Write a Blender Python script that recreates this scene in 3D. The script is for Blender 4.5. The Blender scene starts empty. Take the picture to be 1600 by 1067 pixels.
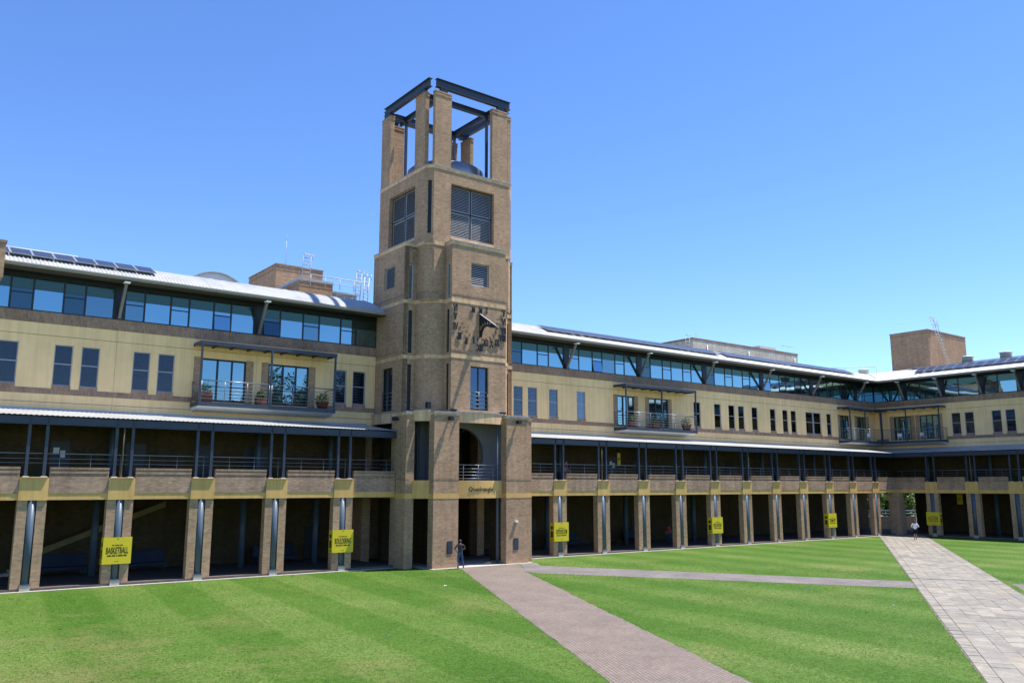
import bpy, bmesh, math, random
from mathutils import Vector, Matrix
random.seed(7)
R = math.radians
SC = bpy.context.scene
COL = SC.collection

# ---------------------------------------------------------------- camera
CAM_H = 5.148
yaw, pitch, roll = 0.651267, 0.168862, 0.000749
fwd = Vector((math.sin(yaw)*math.cos(pitch), math.cos(yaw)*math.cos(pitch), math.sin(pitch)))
rgt = Vector((math.cos(yaw), -math.sin(yaw), 0))
upv = rgt.cross(fwd)
r2 = rgt*math.cos(roll) + upv*math.sin(roll)
u2 = -rgt*math.sin(roll) + upv*math.cos(roll)
cam = bpy.data.cameras.new('camera'); camo = bpy.data.objects.new('camera', cam); COL.objects.link(camo)
cam.sensor_width = 36.0; cam.lens = 36.0*1320/1600; cam.clip_start = .1; cam.clip_end = 4000
M = Matrix((r2, u2, -fwd)).transposed().to_4x4(); M.translation = Vector((0, 0, CAM_H))
camo.matrix_world = M
SC.camera = camo

# ---------------------------------------------------------------- sky and sun
SUN = Vector((2.95, -1.0, 7.6)).normalized()          # towards the sun
world = bpy.data.worlds.new('World'); SC.world = world; world.use_nodes = True
wn = world.node_tree
sky = wn.nodes.new('ShaderNodeTexSky'); sky.sky_type = 'NISHITA'; sky.sun_disc = False
sky.sun_elevation = math.asin(SUN.z); sky.sun_rotation = math.atan2(SUN.x, SUN.y)
sky.altitude = 100; sky.air_density = 0.85; sky.dust_density = 0.05; sky.ozone_density = 5.0
hsv = wn.nodes.new('ShaderNodeHueSaturation'); hsv.inputs['Saturation'].default_value = 1.14; hsv.inputs['Hue'].default_value = .508
wn.links.new(sky.outputs[0], hsv.inputs['Color']); wn.links.new(hsv.outputs[0], wn.nodes['Background'].inputs[0])
wn.nodes['Background'].inputs[1].default_value = 0.14
sl = bpy.data.lights.new('sun', 'SUN'); sl.energy = 5.0; sl.angle = R(.53); sl.color = (1, .95, .87)
slo = bpy.data.objects.new('sun', sl); COL.objects.link(slo)
slo.rotation_euler = SUN.to_track_quat('Z', 'Y').to_euler(); slo.location = (60, -20, 90)
SC.view_settings.view_transform = 'Standard'; SC.view_settings.look = 'None'
SC.view_settings.exposure = 0.86; SC.view_settings.gamma = 1.0

# ---------------------------------------------------------------- materials
MATS = {}
def newmat(name):
    m = bpy.data.materials.new(name); m.use_nodes = True
    MATS[name] = m
    return m, m.node_tree.nodes, m.node_tree.links, m.node_tree.nodes['Principled BSDF']
def N(nt, t, **kw):
    n = nt.new(t)
    for k, v in kw.items():
        if k in n.inputs: n.inputs[k].default_value = v
        else: setattr(n, k, v)
    return n
def noise(ns, ls, scale, detail=3, rough=.55, vec=None):
    n = ns.new('ShaderNodeTexNoise'); n.inputs['Scale'].default_value = scale
    n.inputs['Detail'].default_value = detail; n.inputs['Roughness'].default_value = rough
    if vec is not None: ls.new(vec, n.inputs['Vector'])
    return n
def ramp(ns, ls, fac, stops):
    r = ns.new('ShaderNodeValToRGB'); cr = r.color_ramp
    while len(cr.elements) < len(stops): cr.elements.new(.5)
    for e, (p, c) in zip(cr.elements, stops): e.position = p; e.color = (*c, 1) if len(c) == 3 else c
    ls.new(fac, r.inputs[0]); return r
def mixc(ns, ls, fac, a, b, mode='MIX'):
    m = ns.new('ShaderNodeMix'); m.data_type = 'RGBA'; m.blend_type = mode
    for sock, v in ((m.inputs['Factor'], fac), (m.inputs['A'], a), (m.inputs['B'], b)):
        if hasattr(v, 'is_output'): ls.new(v, sock)
        else: sock.default_value = v if isinstance(v, (int, float)) else (*v, 1)
    return m.outputs['Result']
def mth(ns, ls, op, a, b=None):
    m = ns.new('ShaderNodeMath'); m.operation = op
    for i, v in enumerate((a, b)):
        if v is None: continue
        if hasattr(v, 'is_output'): ls.new(v, m.inputs[i])
        else: m.inputs[i].default_value = v
    return m.outputs[0]
def bump(ns, ls, bsdf, h, strength=.3, dist=.02):
    b = ns.new('ShaderNodeBump'); b.inputs['Strength'].default_value = strength; b.inputs['Distance'].default_value = dist
    ls.new(h, b.inputs['Height']); ls.new(b.outputs[0], bsdf.inputs['Normal'])
def setb(b, rough=.6, metal=0., spec=.4):
    b.inputs['Roughness'].default_value = rough; b.inputs['Metallic'].default_value = metal
    b.inputs['Specular IOR Level'].default_value = spec

def plain(name, c, rough=.6, metal=0., spec=.4, var=.18, scale=2.0):
    """a painted or cast surface with faint blotches and streaks"""
    m, ns, ls, b = newmat(name)
    g = ns.new('ShaderNodeNewGeometry')
    n1 = noise(ns, ls, scale, 4, .6, g.outputs['Position'])
    mp = ns.new('ShaderNodeMapping'); mp.inputs['Scale'].default_value = (3, 3, .25)
    ls.new(g.outputs['Position'], mp.inputs['Vector'])
    n2 = noise(ns, ls, 1.0, 3, .6, mp.outputs[0])
    f = mth(ns, ls, 'ADD', mth(ns, ls, 'MULTIPLY', n1.outputs['Fac'], .6), mth(ns, ls, 'MULTIPLY', n2.outputs['Fac'], .4))
    lo = tuple(x*(1-var) for x in c); hi = tuple(min(1, x*(1+var*.7)) for x in c)
    r = ramp(ns, ls, f, [(.32, lo), (.68, hi)])
    ls.new(r.outputs[0], b.inputs['Base Color']); setb(b, rough, metal, spec)
    return m

def stain_paint(m, amount=.22):
    """rain streaks and patchy fading over an existing paint"""
    ns, ls = m.node_tree.nodes, m.node_tree.links; b = ns['Principled BSDF']
    src = b.inputs['Base Color'].links[0].from_socket
    g = ns.new('ShaderNodeNewGeometry'); mp = ns.new('ShaderNodeMapping'); mp.inputs['Scale'].default_value = (3.2, 3.2, .10); ls.new(g.outputs['Position'], mp.inputs['Vector'])
    n = noise(ns, ls, 1.0, 5, .7, mp.outputs[0]); r = ramp(ns, ls, n.outputs['Fac'], [(.36, (1-amount, 1-amount*1.05, 1-amount*1.1)), (.54, (1, 1, 1))])
    c = mixc(ns, ls, 1.0, src, r.outputs[0], 'MULTIPLY')
    n2 = noise(ns, ls, .22, 4, .65, g.outputs['Position']); r2_ = ramp(ns, ls, n2.outputs['Fac'], [(.35, (.90, .90, .88)), (.62, (1.05, 1.05, 1.06))])
    c = mixc(ns, ls, 1.0, c, r2_.outputs[0], 'MULTIPLY'); ls.new(c, b.inputs['Base Color'])
    n3 = noise(ns, ls, 30, 3, .7, g.outputs['Position']); bump(ns, ls, b, n3.outputs['Fac'], .25, .006)
    return m

def brick(name, c1, c2, mortar, soldier=False, stain=.35, w=.23, h=.086):
    m, ns, ls, b = newmat(name)
    g = ns.new('ShaderNodeNewGeometry'); s = ns.new('ShaderNodeSeparateXYZ'); ls.new(g.outputs['Position'], s.inputs[0])
    u = mth(ns, ls, 'SUBTRACT', s.outputs['X'], s.outputs['Y'])
    cb = ns.new('ShaderNodeCombineXYZ')
    if soldier: ls.new(s.outputs['Z'], cb.inputs['X']); ls.new(u, cb.inputs['Y'])
    else: ls.new(u, cb.inputs['X']); ls.new(s.outputs['Z'], cb.inputs['Y'])
    bt = ns.new('ShaderNodeTexBrick'); ls.new(cb.outputs[0], bt.inputs['Vector'])
    bt.inputs['Scale'].default_value = 1.0; bt.inputs['Brick Width'].default_value = w; bt.inputs['Row Height'].default_value = h
    bt.inputs['Mortar Size'].default_value = .006; bt.inputs['Mortar Smooth'].default_value = .2; bt.inputs['Bias'].default_value = -.05
    bt.inputs['Color1'].default_value = (*c1, 1); bt.inputs['Color2'].default_value = (*c2, 1); bt.inputs['Mortar'].default_value = (*mortar, 1)
    # burnt and pale single bricks
    vor = ns.new('ShaderNodeTexWhiteNoise'); vor.noise_dimensions = '2D'
    sn = ns.new('ShaderNodeVectorMath'); sn.operation = 'SNAP'; sn.inputs[1].default_value = (w, h, 1); ls.new(cb.outputs[0], sn.inputs[0])
    ls.new(sn.outputs[0], vor.inputs['Vector'])
    rr = ramp(ns, ls, vor.outputs['Value'], [(0, (.80, .77, .76)), (.16, (.94, .94, .94)), (.8, (1.04, 1.03, 1)), (1, (1.18, 1.13, 1.06))])
    col = mixc(ns, ls, 1.0, bt.outputs['Color'], rr.outputs[0], 'MULTIPLY')
    n1 = noise(ns, ls, .55, 5, .65, g.outputs['Position'])
    r1 = ramp(ns, ls, n1.outputs['Fac'], [(.3, (1-stain*.75,)*3), (.62, (1, 1, 1)), (.75, (1.12, 1.1, 1.08))])
    col = mixc(ns, ls, 1.0, col, r1.outputs[0], 'MULTIPLY')
    mp = ns.new('ShaderNodeMapping'); mp.inputs['Scale'].default_value = (2.2, 2.2, .16); ls.new(g.outputs['Position'], mp.inputs['Vector'])
    n2 = noise(ns, ls, 1, 4, .6, mp.outputs[0])
    r2_ = ramp(ns, ls, n2.outputs['Fac'], [(.34, (1-stain*.5,)*3), (.55, (1, 1, 1))])
    col = mixc(ns, ls, 1.0, col, r2_.outputs[0], 'MULTIPLY')
    ls.new(col, b.inputs['Base Color']); setb(b, .85, 0, .25)
    inv = mth(ns, ls, 'SUBTRACT', 1.0, bt.outputs['Fac'])
    bump(ns, ls, b, inv, .6, .012)
    return m

BR = brick('brick_tan', (.50, .322, .198), (.395, .248, .15), (.46, .335, .245), stain=.26)
BRS = brick('brick_soldier', (.42, .275, .19), (.33, .205, .14), (.36, .28, .21), soldier=True, w=.23, h=.086)
BRI = brick('brick_inner_shade', (.105, .074, .034), (.08, .056, .026), (.085, .066, .04))  # inner brick coloured darker to carry the shade of the arcade
BRP = brick('brick_parapet', (.50, .325, .225), (.385, .245, .17), (.46, .35, .27), stain=.42)
BRPALE = brick('brick_bagged', (.74, .66, .54), (.68, .60, .49), (.7, .62, .5), stain=.35)
CREAM = plain('cream_render', (.94, .645, .315), .8, var=.09, scale=.8)
OCHRE = plain('ochre_concrete', (.68, .415, .14), .75, var=.12, scale=1.5)
BANDC = plain('cream_band', (.74, .495, .28), .75, var=.2, scale=2.5)
stain_paint(CREAM, .10); stain_paint(OCHRE, .14); stain_paint(BANDC, .30)
STEEL = plain('blue_grey_steel', (.036, .048, .075), .42, var=.15)
STEELC = plain('steel_column_paint', (.075, .105, .145), .42, spec=.35, var=.12)
STRUT = plain('strut_grey', (.20, .19, .185), .5, var=.15)
DARK = plain('dark_frame', (.012, .015, .02), .4, var=.1)
FRAMEG = plain('window_frame_grey', (.34, .33, .385), .45, var=.08)
SLAT = plain('blind_slat', (.50, .50, .54), .5, var=.06)
LOUV = plain('louvre_slat', (.44, .44, .45), .5, var=.1)
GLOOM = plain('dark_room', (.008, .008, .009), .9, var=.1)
CEIL = plain('shade_dark_ceiling', (.022, .019, .016), .8, var=.1)  # shade under the canopy and slab is put into this colour
FLOORM = plain('colonnade_paving', (.10, .082, .072), .75, var=.2, scale=3)  # paving tone lowered to hold the arcade's shade
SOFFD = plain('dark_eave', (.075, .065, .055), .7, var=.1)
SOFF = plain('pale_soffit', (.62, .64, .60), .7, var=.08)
WHITE = plain('white_paint', (.8, .8, .78), .5, var=.06)
PALEG = plain('galvanised', (.50, .51, .52), .5, var=.1)
GUTT = plain('gutter_beige', (.33, .30, .25), .5, var=.1)
PLAST = plain('grey_plaster', (.19, .20, .23), .8, var=.12)
CONC = plain('concrete', (.42, .39, .34), .85, var=.25, scale=4)
YEL = plain('yellow_board', (.70, .54, .022), .55, var=.05)
INK = plain('black_ink', (.05, .042, .012), .6, var=.05)
TERRA = plain('terracotta', (.17, .055, .035), .75, var=.2, scale=6)
STAIRC = plain('stair_coping', (.22, .165, .07), .8, var=.15)
BLUEF = plain('blue_fabric', (.02, .034, .065), .8, var=.2)
LEAD = plain('grey_flashing', (.40, .42, .45), .45, metal=.3, var=.12)
DRUM = plain('drum_zinc', (.16, .18, .23), .35, metal=.5, var=.25)
VENTM = plain('vent_grey', (.56, .57, .56), .6, var=.1)
RAILM = plain('steel_rail', (.20, .23, .27), .35, metal=.5, var=.08)
PAPER = plain('paper', (.75, .76, .74), .7, var=.04)
GREENP = plain('green_paper', (.18, .38, .06), .7, var=.04)

def mat_roof():
    m, ns, ls, b = newmat('white_corrugated')
    g = ns.new('ShaderNodeNewGeometry')
    n1 = noise(ns, ls, .7, 5, .6, g.outputs['Position'])
    r = ramp(ns, ls, n1.outputs['Fac'], [(.3, (.31, .315, .31)), (.6, (.40, .405, .405))])
    ls.new(r.outputs[0], b.inputs['Base Color']); setb(b, .42, 0, .5)
    return m
ROOF = mat_roof()

def mat_mirror_glass(name, tint, base, frac, rough=.0):
    """reflective tinted glazing: a coated pane over a dark room"""
    m, ns, ls, b = newmat(name)
    g = ns.new('ShaderNodeNewGeometry')
    n = noise(ns, ls, .45, 2, .5, g.outputs['Position'])
    bp = ns.new('ShaderNodeBump'); bp.inputs['Strength'].default_value = .06; bp.inputs['Distance'].default_value = .12
    ls.new(n.outputs['Fac'], bp.inputs['Height'])
    gl = ns.new('ShaderNodeBsdfGlossy'); gl.inputs['Color'].default_value = (*tint, 1); gl.inputs['Roughness'].default_value = rough
    ls.new(bp.outputs[0], gl.inputs['Normal'])
    b.inputs['Base Color'].default_value = (*base, 1); setb(b, .3, 0, .3)
    mx = ns.new('ShaderNodeMixShader')
    lw = ns.new('ShaderNodeLayerWeight'); lw.inputs['Blend'].default_value = .28
    f = mth(ns, ls, 'ADD', frac, mth(ns, ls, 'MULTIPLY', lw.outputs['Facing'], 1-frac)); 
    ls.new(f, mx.inputs[0]); ls.new(b.outputs[0], mx.inputs[1]); ls.new(gl.outputs[0], mx.inputs[2])
    ls.new(mx.outputs[0], ns['Material Output'].inputs[0])
    return m
GLASS = mat_mirror_glass('coated_glass', (.25, .42, .49), (.012, .02, .022), .80)
GLASS2 = mat_mirror_glass('coated_glass_dull', (.19, .32, .38), (.012, .02, .022), .66)
GLASS3 = mat_mirror_glass('coated_glass_dark', (.085, .15, .18), (.014, .02, .024), .62)
GLASST = mat_mirror_glass('tower_glass', (.10, .15, .22), (.008, .012, .02), .6)
GLASSG = mat_mirror_glass('eave_reflection_green', (.072, .120, .088), (.03, .04, .034), .62)  # dark green tint puts the eave's reflection into the glass colour
GLASSD = mat_mirror_glass('door_glass', (.24, .39, .45), (.01, .018, .018), .74)
def mat_clear():
    m, ns, ls, b = newmat('clear_glass')
    tr = ns.new('ShaderNodeBsdfTransparent'); tr.inputs[0].default_value = (.62, .67, .76, 1)
    gl = ns.new('ShaderNodeBsdfGlossy'); gl.inputs['Roughness'].default_value = .01; gl.inputs[0].default_value = (.9, .95, 1, 1)
    fr = ns.new('ShaderNodeFresnel'); fr.inputs[0].default_value = 1.45
    mx = ns.new('ShaderNodeMixShader'); ls.new(fr.outputs[0], mx.inputs[0]); ls.new(tr.outputs[0], mx.inputs[1]); ls.new(gl.outputs[0], mx.inputs[2])
    ls.new(mx.outputs[0], ns['Material Output'].inputs[0]); return m
CLEAR = mat_clear()
def mat_solar():
    m, ns, ls, b = newmat('solar_cells')
    tc = ns.new('ShaderNodeTexCoord')
    bt = ns.new('ShaderNodeTexBrick'); bt.offset = 0; ls.new(tc.outputs['Object'], bt.inputs['Vector'])
    bt.inputs['Scale'].default_value = 1; bt.inputs['Brick Width'].default_value = .16; bt.inputs['Row Height'].default_value = .16; bt.inputs['Mortar Size'].default_value = .006
    bt.inputs['Color1'].default_value = (.014, .018, .038, 1); bt.inputs['Color2'].default_value = (.018, .023, .048, 1); bt.inputs['Mortar'].default_value = (.12, .13, .16, 1)
    ls.new(bt.outputs[0], b.inputs['Base Color']); setb(b, .28, 0, .4); return m
SOLAR = mat_solar()

def mat_lawn():
    m, ns, ls, b = newmat('mown_grass')
    g = ns.new('ShaderNodeNewGeometry'); P = g.outputs['Position']
    s = ns.new('ShaderNodeSeparateXYZ'); ls.new(P, s.inputs[0])
    big = noise(ns, ls, .09, 4, .6, P); mid = noise(ns, ls, .7, 5, .7, P)
    fine = noise(ns, ls, 34, 3, .75, P); tuft = noise(ns, ls, 5.0, 5, .75, P)
    # mower stripes running away from the arcade, wobbling a little
    u = mth(ns, ls, 'SUBTRACT', s.outputs['X'], mth(ns, ls, 'MULTIPLY', s.outputs['Y'], .115))
    u = mth(ns, ls, 'ADD', u, mth(ns, ls, 'MULTIPLY', mid.outputs['Fac'], .5))
    st = mth(ns, ls, 'SINE', mth(ns, ls, 'MULTIPLY', u, 1.36))
    left = ramp(ns, ls, mth(ns, ls, 'MULTIPLY', s.outputs['X'], .01), [(.20, (1, 1, 1)), (.33, (.22, .22, .22))])
    amp = mth(ns, ls, 'MULTIPLY', left.outputs[0], .42)
    stv = mth(ns, ls, 'ADD', mth(ns, ls, 'MULTIPLY', st, amp), .5)
    sr = ramp(ns, ls, stv, [(.42, (.79, .91, .79)), (.58, (1.22, 1.10, 1.55))])
    v = mth(ns, ls, 'ADD', mth(ns, ls, 'MULTIPLY', s.outputs['Y'], .86), mth(ns, ls, 'MULTIPLY', s.outputs['X'], .5))
    st2 = mth(ns, ls, 'SINE', mth(ns, ls, 'MULTIPLY', mth(ns, ls, 'ADD', v, mid.outputs['Fac']), .95))
    sr2 = ramp(ns, ls, mth(ns, ls, 'ADD', mth(ns, ls, 'MULTIPLY', st2, .34), .5), [(.3, (.965, .975, .96)), (.7, (1.035, 1.025, 1.04))])
    base = mth(ns, ls, 'ADD', mth(ns, ls, 'MULTIPLY', big.outputs['Fac'], .7), mth(ns, ls, 'MULTIPLY', mid.outputs['Fac'], .3))
    r1 = ramp(ns, ls, base, [(.33, (.040, .098, .008)), (.5, (.060, .122, .014)), (.68, (.098, .150, .028))])
    col = mixc(ns, ls, 1, r1.outputs[0], sr.outputs[0], 'MULTIPLY')
    col = mixc(ns, ls, 1, col, sr2.outputs[0], 'MULTIPLY')
    tr = ramp(ns, ls, tuft.outputs['Fac'], [(.32, (.66, .73, .62)), (.5, (1, 1, 1)), (.68, (1.36, 1.26, 1.42))])
    col = mixc(ns, ls, 1, col, tr.outputs[0], 'MULTIPLY')
    mpg = ns.new('ShaderNodeMapping'); mpg.inputs['Rotation'].default_value = (0, 0, .65); mpg.inputs['Scale'].default_value = (1, .45, 1); ls.new(P, mpg.inputs['Vector'])
    gr = noise(ns, ls, 15, 4, .8, mpg.outputs[0])
    grr = ramp(ns, ls, gr.outputs['Fac'], [(.30, (.52, .60, .46)), (.5, (1, 1, 1)), (.70, (1.6, 1.45, 1.7))])
    col = mixc(ns, ls, 1, col, grr.outputs[0], 'MULTIPLY')
    fr = ramp(ns, ls, fine.outputs['Fac'], [(.3, (.50, .58, .48)), (.7, (1.55, 1.42, 1.55))])
    col = mixc(ns, ls, 1, col, fr.outputs[0], 'MULTIPLY')
    # worn, straw coloured patches
    mp2 = ns.new('ShaderNodeMapping'); mp2.inputs['Location'].default_value = (23.2, 9.1, 0); ls.new(P, mp2.inputs['Vector'])
    dry = noise(ns, ls, .16, 5, .66, mp2.outputs[0])
    dm = mth(ns, ls, 'ADD', dry.outputs['Fac'], mth(ns, ls, 'MULTIPLY', mth(ns, ls, 'SUBTRACT', tuft.outputs['Fac'], .5), .34))
    vd = ns.new('ShaderNodeVectorMath'); vd.operation = 'DISTANCE'; vd.inputs[1].default_value = (4.6, 31.5, 0); ls.new(P, vd.inputs[0])      # worn games corner at the near left
    wp = ramp(ns, ls, mth(ns, ls, 'MULTIPLY', vd.outputs['Value'], .1), [(.25, (.17, .17, .17)), (.72, (0, 0, 0))])
    dm = mth(ns, ls, 'ADD', dm, wp.outputs[0])
    dr = ramp(ns, ls, dm, [(.55, (0, 0, 0)), (.80, (.62, .62, .62))])
    straw = mixc(ns, ls, 1, (.205, .165, .075), fr.outputs[0], 'MULTIPLY')
    col = mixc(ns, ls, dr.outputs[0], col, straw)
    ls.new(col, b.inputs['Base Color']); setb(b, .8, 0, .12)
    hgt = mth(ns, ls, 'ADD', fine.outputs['Fac'], mth(ns, ls, 'MULTIPLY', tuft.outputs['Fac'], .5))
    bump(ns, ls, b, hgt, .5, .04)
    return m
LAWN = mat_lawn()

def mat_paver(name, ang, c1, c2, mortar, w=.23, h=.115, stain=.3):
    m, ns, ls, b = newmat(name)
    g = ns.new('ShaderNodeNewGeometry')
    mp = ns.new('ShaderNodeMapping'); mp.inputs['Rotation'].default_value = (0, 0, ang); ls.new(g.outputs['Position'], mp.inputs['Vector'])
    bt = ns.new('ShaderNodeTexBrick'); ls.new(mp.outputs[0], bt.inputs['Vector'])
    bt.inputs['Scale'].default_value = 1; bt.inputs['Brick Width'].default_value = w; bt.inputs['Row Height'].default_value = h
    bt.inputs['Mortar Size'].default_value = .011; bt.inputs['Mortar Smooth'].default_value = .3; bt.inputs['Bias'].default_value = 0
    for k, c in (('Color1', c1), ('Color2', c2), ('Mortar', mortar)): bt.inputs[k].default_value = (*c, 1)
    n1 = noise(ns, ls, .5, 5, .65, g.outputs['Position'])
    r1 = ramp(ns, ls, n1.outputs['Fac'], [(.3, (1-stain,)*3), (.65, (1.12,)*3)])
    col = mixc(ns, ls, 1, bt.outputs[0], r1.outputs[0], 'MULTIPLY')
    n2 = noise(ns, ls, 7, 4, .7, g.outputs['Position'])
    r3 = ramp(ns, ls, n2.outputs['Fac'], [(.3, (.9,)*3), (.7, (1.1,)*3)])
    col = mixc(ns, ls, 1, col, r3.outputs[0], 'MULTIPLY')
    ls.new(col, b.inputs['Base Color']); setb(b, .85, 0, .25)
    bump(ns, ls, b, mth(ns, ls, 'SUBTRACT', 1.0, bt.outputs['Fac']), .5, .01)
    return m
PAVER = mat_paver('brick_paving', -1.11, (.205, .166, .142), (.168, .134, .114), (.070, .056, .048), stain=.14)
PAVER2 = mat_paver('grey_paving', 1.075, (.20, .178, .172), (.165, .147, .145), (.10, .092, .09))

def mat_stone(name, perobj):
    m, ns, ls, b = newmat(name)
    g = ns.new('ShaderNodeNewGeometry'); oi = ns.new('ShaderNodeObjectInfo')
    r = ramp(ns, ls, oi.outputs['Random'] if perobj else g.outputs['Random Per Island'], [(0, (.225, .206, .178)), (.3, (.255, .236, .204)), (.55, (.27, .245, .205)), (.75, (.245, .231, .207)), (.9, (.29, .265, .222)), (1, (.265, .233, .187))])
    n1 = noise(ns, ls, 1.6, 6, .65, g.outputs['Position'])
    r1 = ramp(ns, ls, n1.outputs['Fac'], [(.3, (.70,)*3), (.65, (1.12,)*3)])
    col = mixc(ns, ls, 1, r.outputs[0], r1.outputs[0], 'MULTIPLY')
    nb = noise(ns, ls, .35, 4, .6, g.outputs['Position']); rb = ramp(ns, ls, nb.outputs['Fac'], [(.32, (.80, .80, .80)), (.62, (1.06, 1.05, 1.03))])
    col = mixc(ns, ls, 1, col, rb.outputs[0], 'MULTIPLY')
    n2 = noise(ns, ls, 22, 4, .7, g.outputs['Position'])
    r3 = ramp(ns, ls, n2.outputs['Fac'], [(.3, (.85,)*3), (.7, (1.12,)*3)])
    col = mixc(ns, ls, 1, col, r3.outputs[0], 'MULTIPLY')
    ls.new(col, b.inputs['Base Color']); setb(b, .8, 0, .3); bump(ns, ls, b, n2.outputs['Fac'], .3, .01)
    return m
STONE = mat_stone('sandstone_flag', True); STONEJ = mat_stone('sandstone_small', False)
JOINT = plain('sand_joint', (.15, .132, .108), .9, var=.2, scale=3)
EARTH = plain('outer_ground', (.16, .15, .11), .9, var=.3, scale=.3)

def mat_leaf(name, c):
    m, ns, ls, b = newmat(name)
    oi = ns.new('ShaderNodeNewGeometry')
    n = noise(ns, ls, 1.2, 3, .6, oi.outputs['Position'])
    r = ramp(ns, ls, n.outputs['Fac'], [(.3, tuple(x*.6 for x in c)), (.7, tuple(x*1.35 for x in c))])
    ls.new(r.outputs[0], b.inputs['Base Color']); setb(b, .55, 0, .3)
    b.inputs['Transmission Weight'].default_value = 0
    tl = ns.new('ShaderNodeBsdfTranslucent'); ls.new(r.outputs[0], tl.inputs[0])
    mx = ns.new('ShaderNodeMixShader'); mx.inputs[0].default_value = .35
    ls.new(b.outputs[0], mx.inputs[1]); ls.new(tl.outputs[0], mx.inputs[2]); ls.new(mx.outputs[0], ns['Material Output'].inputs[0])
    return m
LEAF = mat_leaf('leaf_green', (.075, .14, .03)); LEAF2 = mat_leaf('leaf_olive', (.06, .10, .035))
BLADE = mat_leaf('grass_blade', (.125, .235, .038)); BLADE.node_tree.nodes['Mix Shader'].inputs[0].default_value = .55
BARK = plain('bark', (.16, .12, .09), .9, var=.3, scale=5)

# ---------------------------------------------------------------- mesh helpers
class MB:
    def __init__(s): s.v = []; s.f = []; s.m = []; s.cur = 0; s.sm = []
    def add(s, vs, fs, smooth=False):
        o = len(s.v); s.v += [tuple(p) for p in vs]
        for f in fs: s.f.append(tuple(i+o for i in f)); s.m.append(s.cur); s.sm.append(smooth)
    def box(s, x0, x1, y0, y1, z0, z1):
        s.add([(x0,y0,z0),(x1,y0,z0),(x1,y1,z0),(x0,y1,z0),(x0,y0,z1),(x1,y0,z1),(x1,y1,z1),(x0,y1,z1)],
              [(0,3,2,1),(4,5,6,7),(0,1,5,4),(1,2,6,5),(2,3,7,6),(3,0,4,7)]); return s
    def prism(s, poly, z0, z1):
        n = len(poly)
        s.add([(x,y,z0) for x,y in poly]+[(x,y,z1) for x,y in poly],
              [tuple(range(n))[::-1], tuple(range(n, 2*n))]+[(i,(i+1)%n,n+(i+1)%n,n+i) for i in range(n)]); return s
    def hexa(s, a, b):
        """a and b: two quads (4 points each) joined"""
        s.add(list(a)+list(b), [(0,3,2,1),(4,5,6,7),(0,1,5,4),(1,2,6,5),(2,3,7,6),(3,0,4,7)]); return s
    def tube(s, p, q, r, r1=None, n=8, smooth=True):
        p, q = Vector(p), Vector(q); d = (q-p).normalized(); a = d.orthogonal().normalized(); c = d.cross(a)
        r1 = r if r1 is None else r1; vs = []
        for P, rr in ((p, r), (q, r1)):
            for i in range(n):
                t = 2*math.pi*i/n; vs.append(P+a*math.cos(t)*rr+c*math.sin(t)*rr)
        s.add(vs, [(i,(i+1)%n,n+(i+1)%n,n+i) for i in range(n)], smooth)
        s.add(vs, [tuple(range(n))[::-1], tuple(range(n,2*n))]); return s
    def path(s, pts, r, n=6):
        for a, b in zip(pts, pts[1:]): s.tube(a, b, r, n=n)
        return s
    def lathe(s, prof, n=16, c=(0,0)):
        vs = []
        for r, z in prof:
            for i in range(n): t = 2*math.pi*i/n; vs.append((c[0]+r*math.cos(t), c[1]+r*math.sin(t), z))
        fs = [(k*n+i, k*n+(i+1)%n, (k+1)*n+(i+1)%n, (k+1)*n+i) for k in range(len(prof)-1) for i in range(n)]
        s.add(vs, fs, True); s.add(vs[:n], [tuple(range(n))[::-1]]); s.add(vs[-n:], [tuple(range(n))]); return s
    def beam(s, p, q, w, h):
        """square section bar between two points, h measured towards +z"""
        p, q = Vector(p), Vector(q); d = (q-p).normalized()
        a = d.cross(Vector((0,0,1))); a = a.normalized() if a.length > 1e-4 else Vector((1,0,0)); c = a.cross(d)
        A = [p+a*i*w/2+c*j*h/2 for i, j in ((-1,-1),(1,-1),(1,1),(-1,1))]; B = [x+(q-p) for x in A]
        s.hexa(A, B); return s
    def mesh(s, name, mats, recalc=True):
        me = bpy.data.meshes.new(name); me.from_pydata(s.v, [], s.f)
        for m in (mats if isinstance(mats, (list, tuple)) else [mats]): me.materials.append(m)
        if recalc:
            bm = bmesh.new(); bm.from_mesh(me)
            bm.faces.ensure_lookup_table()
            for f, mi, sm in zip(bm.faces, s.m, s.sm): f.material_index = mi; f.smooth = sm
            bmesh.ops.remove_doubles(bm, verts=bm.verts, dist=1e-5)
            bmesh.ops.recalc_face_normals(bm, faces=bm.faces); bm.to_mesh(me); bm.free()
        else:
            for p, mi, sm in zip(me.polygons, s.m, s.sm): p.material_index = mi; p.use_smooth = sm
        return me
    def build(s, name, mats, parent=None, loc=(0,0,0), rot=(0,0,0), recalc=True):
        return inst(name, s.mesh(name, mats, recalc), parent, loc, rot)

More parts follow.
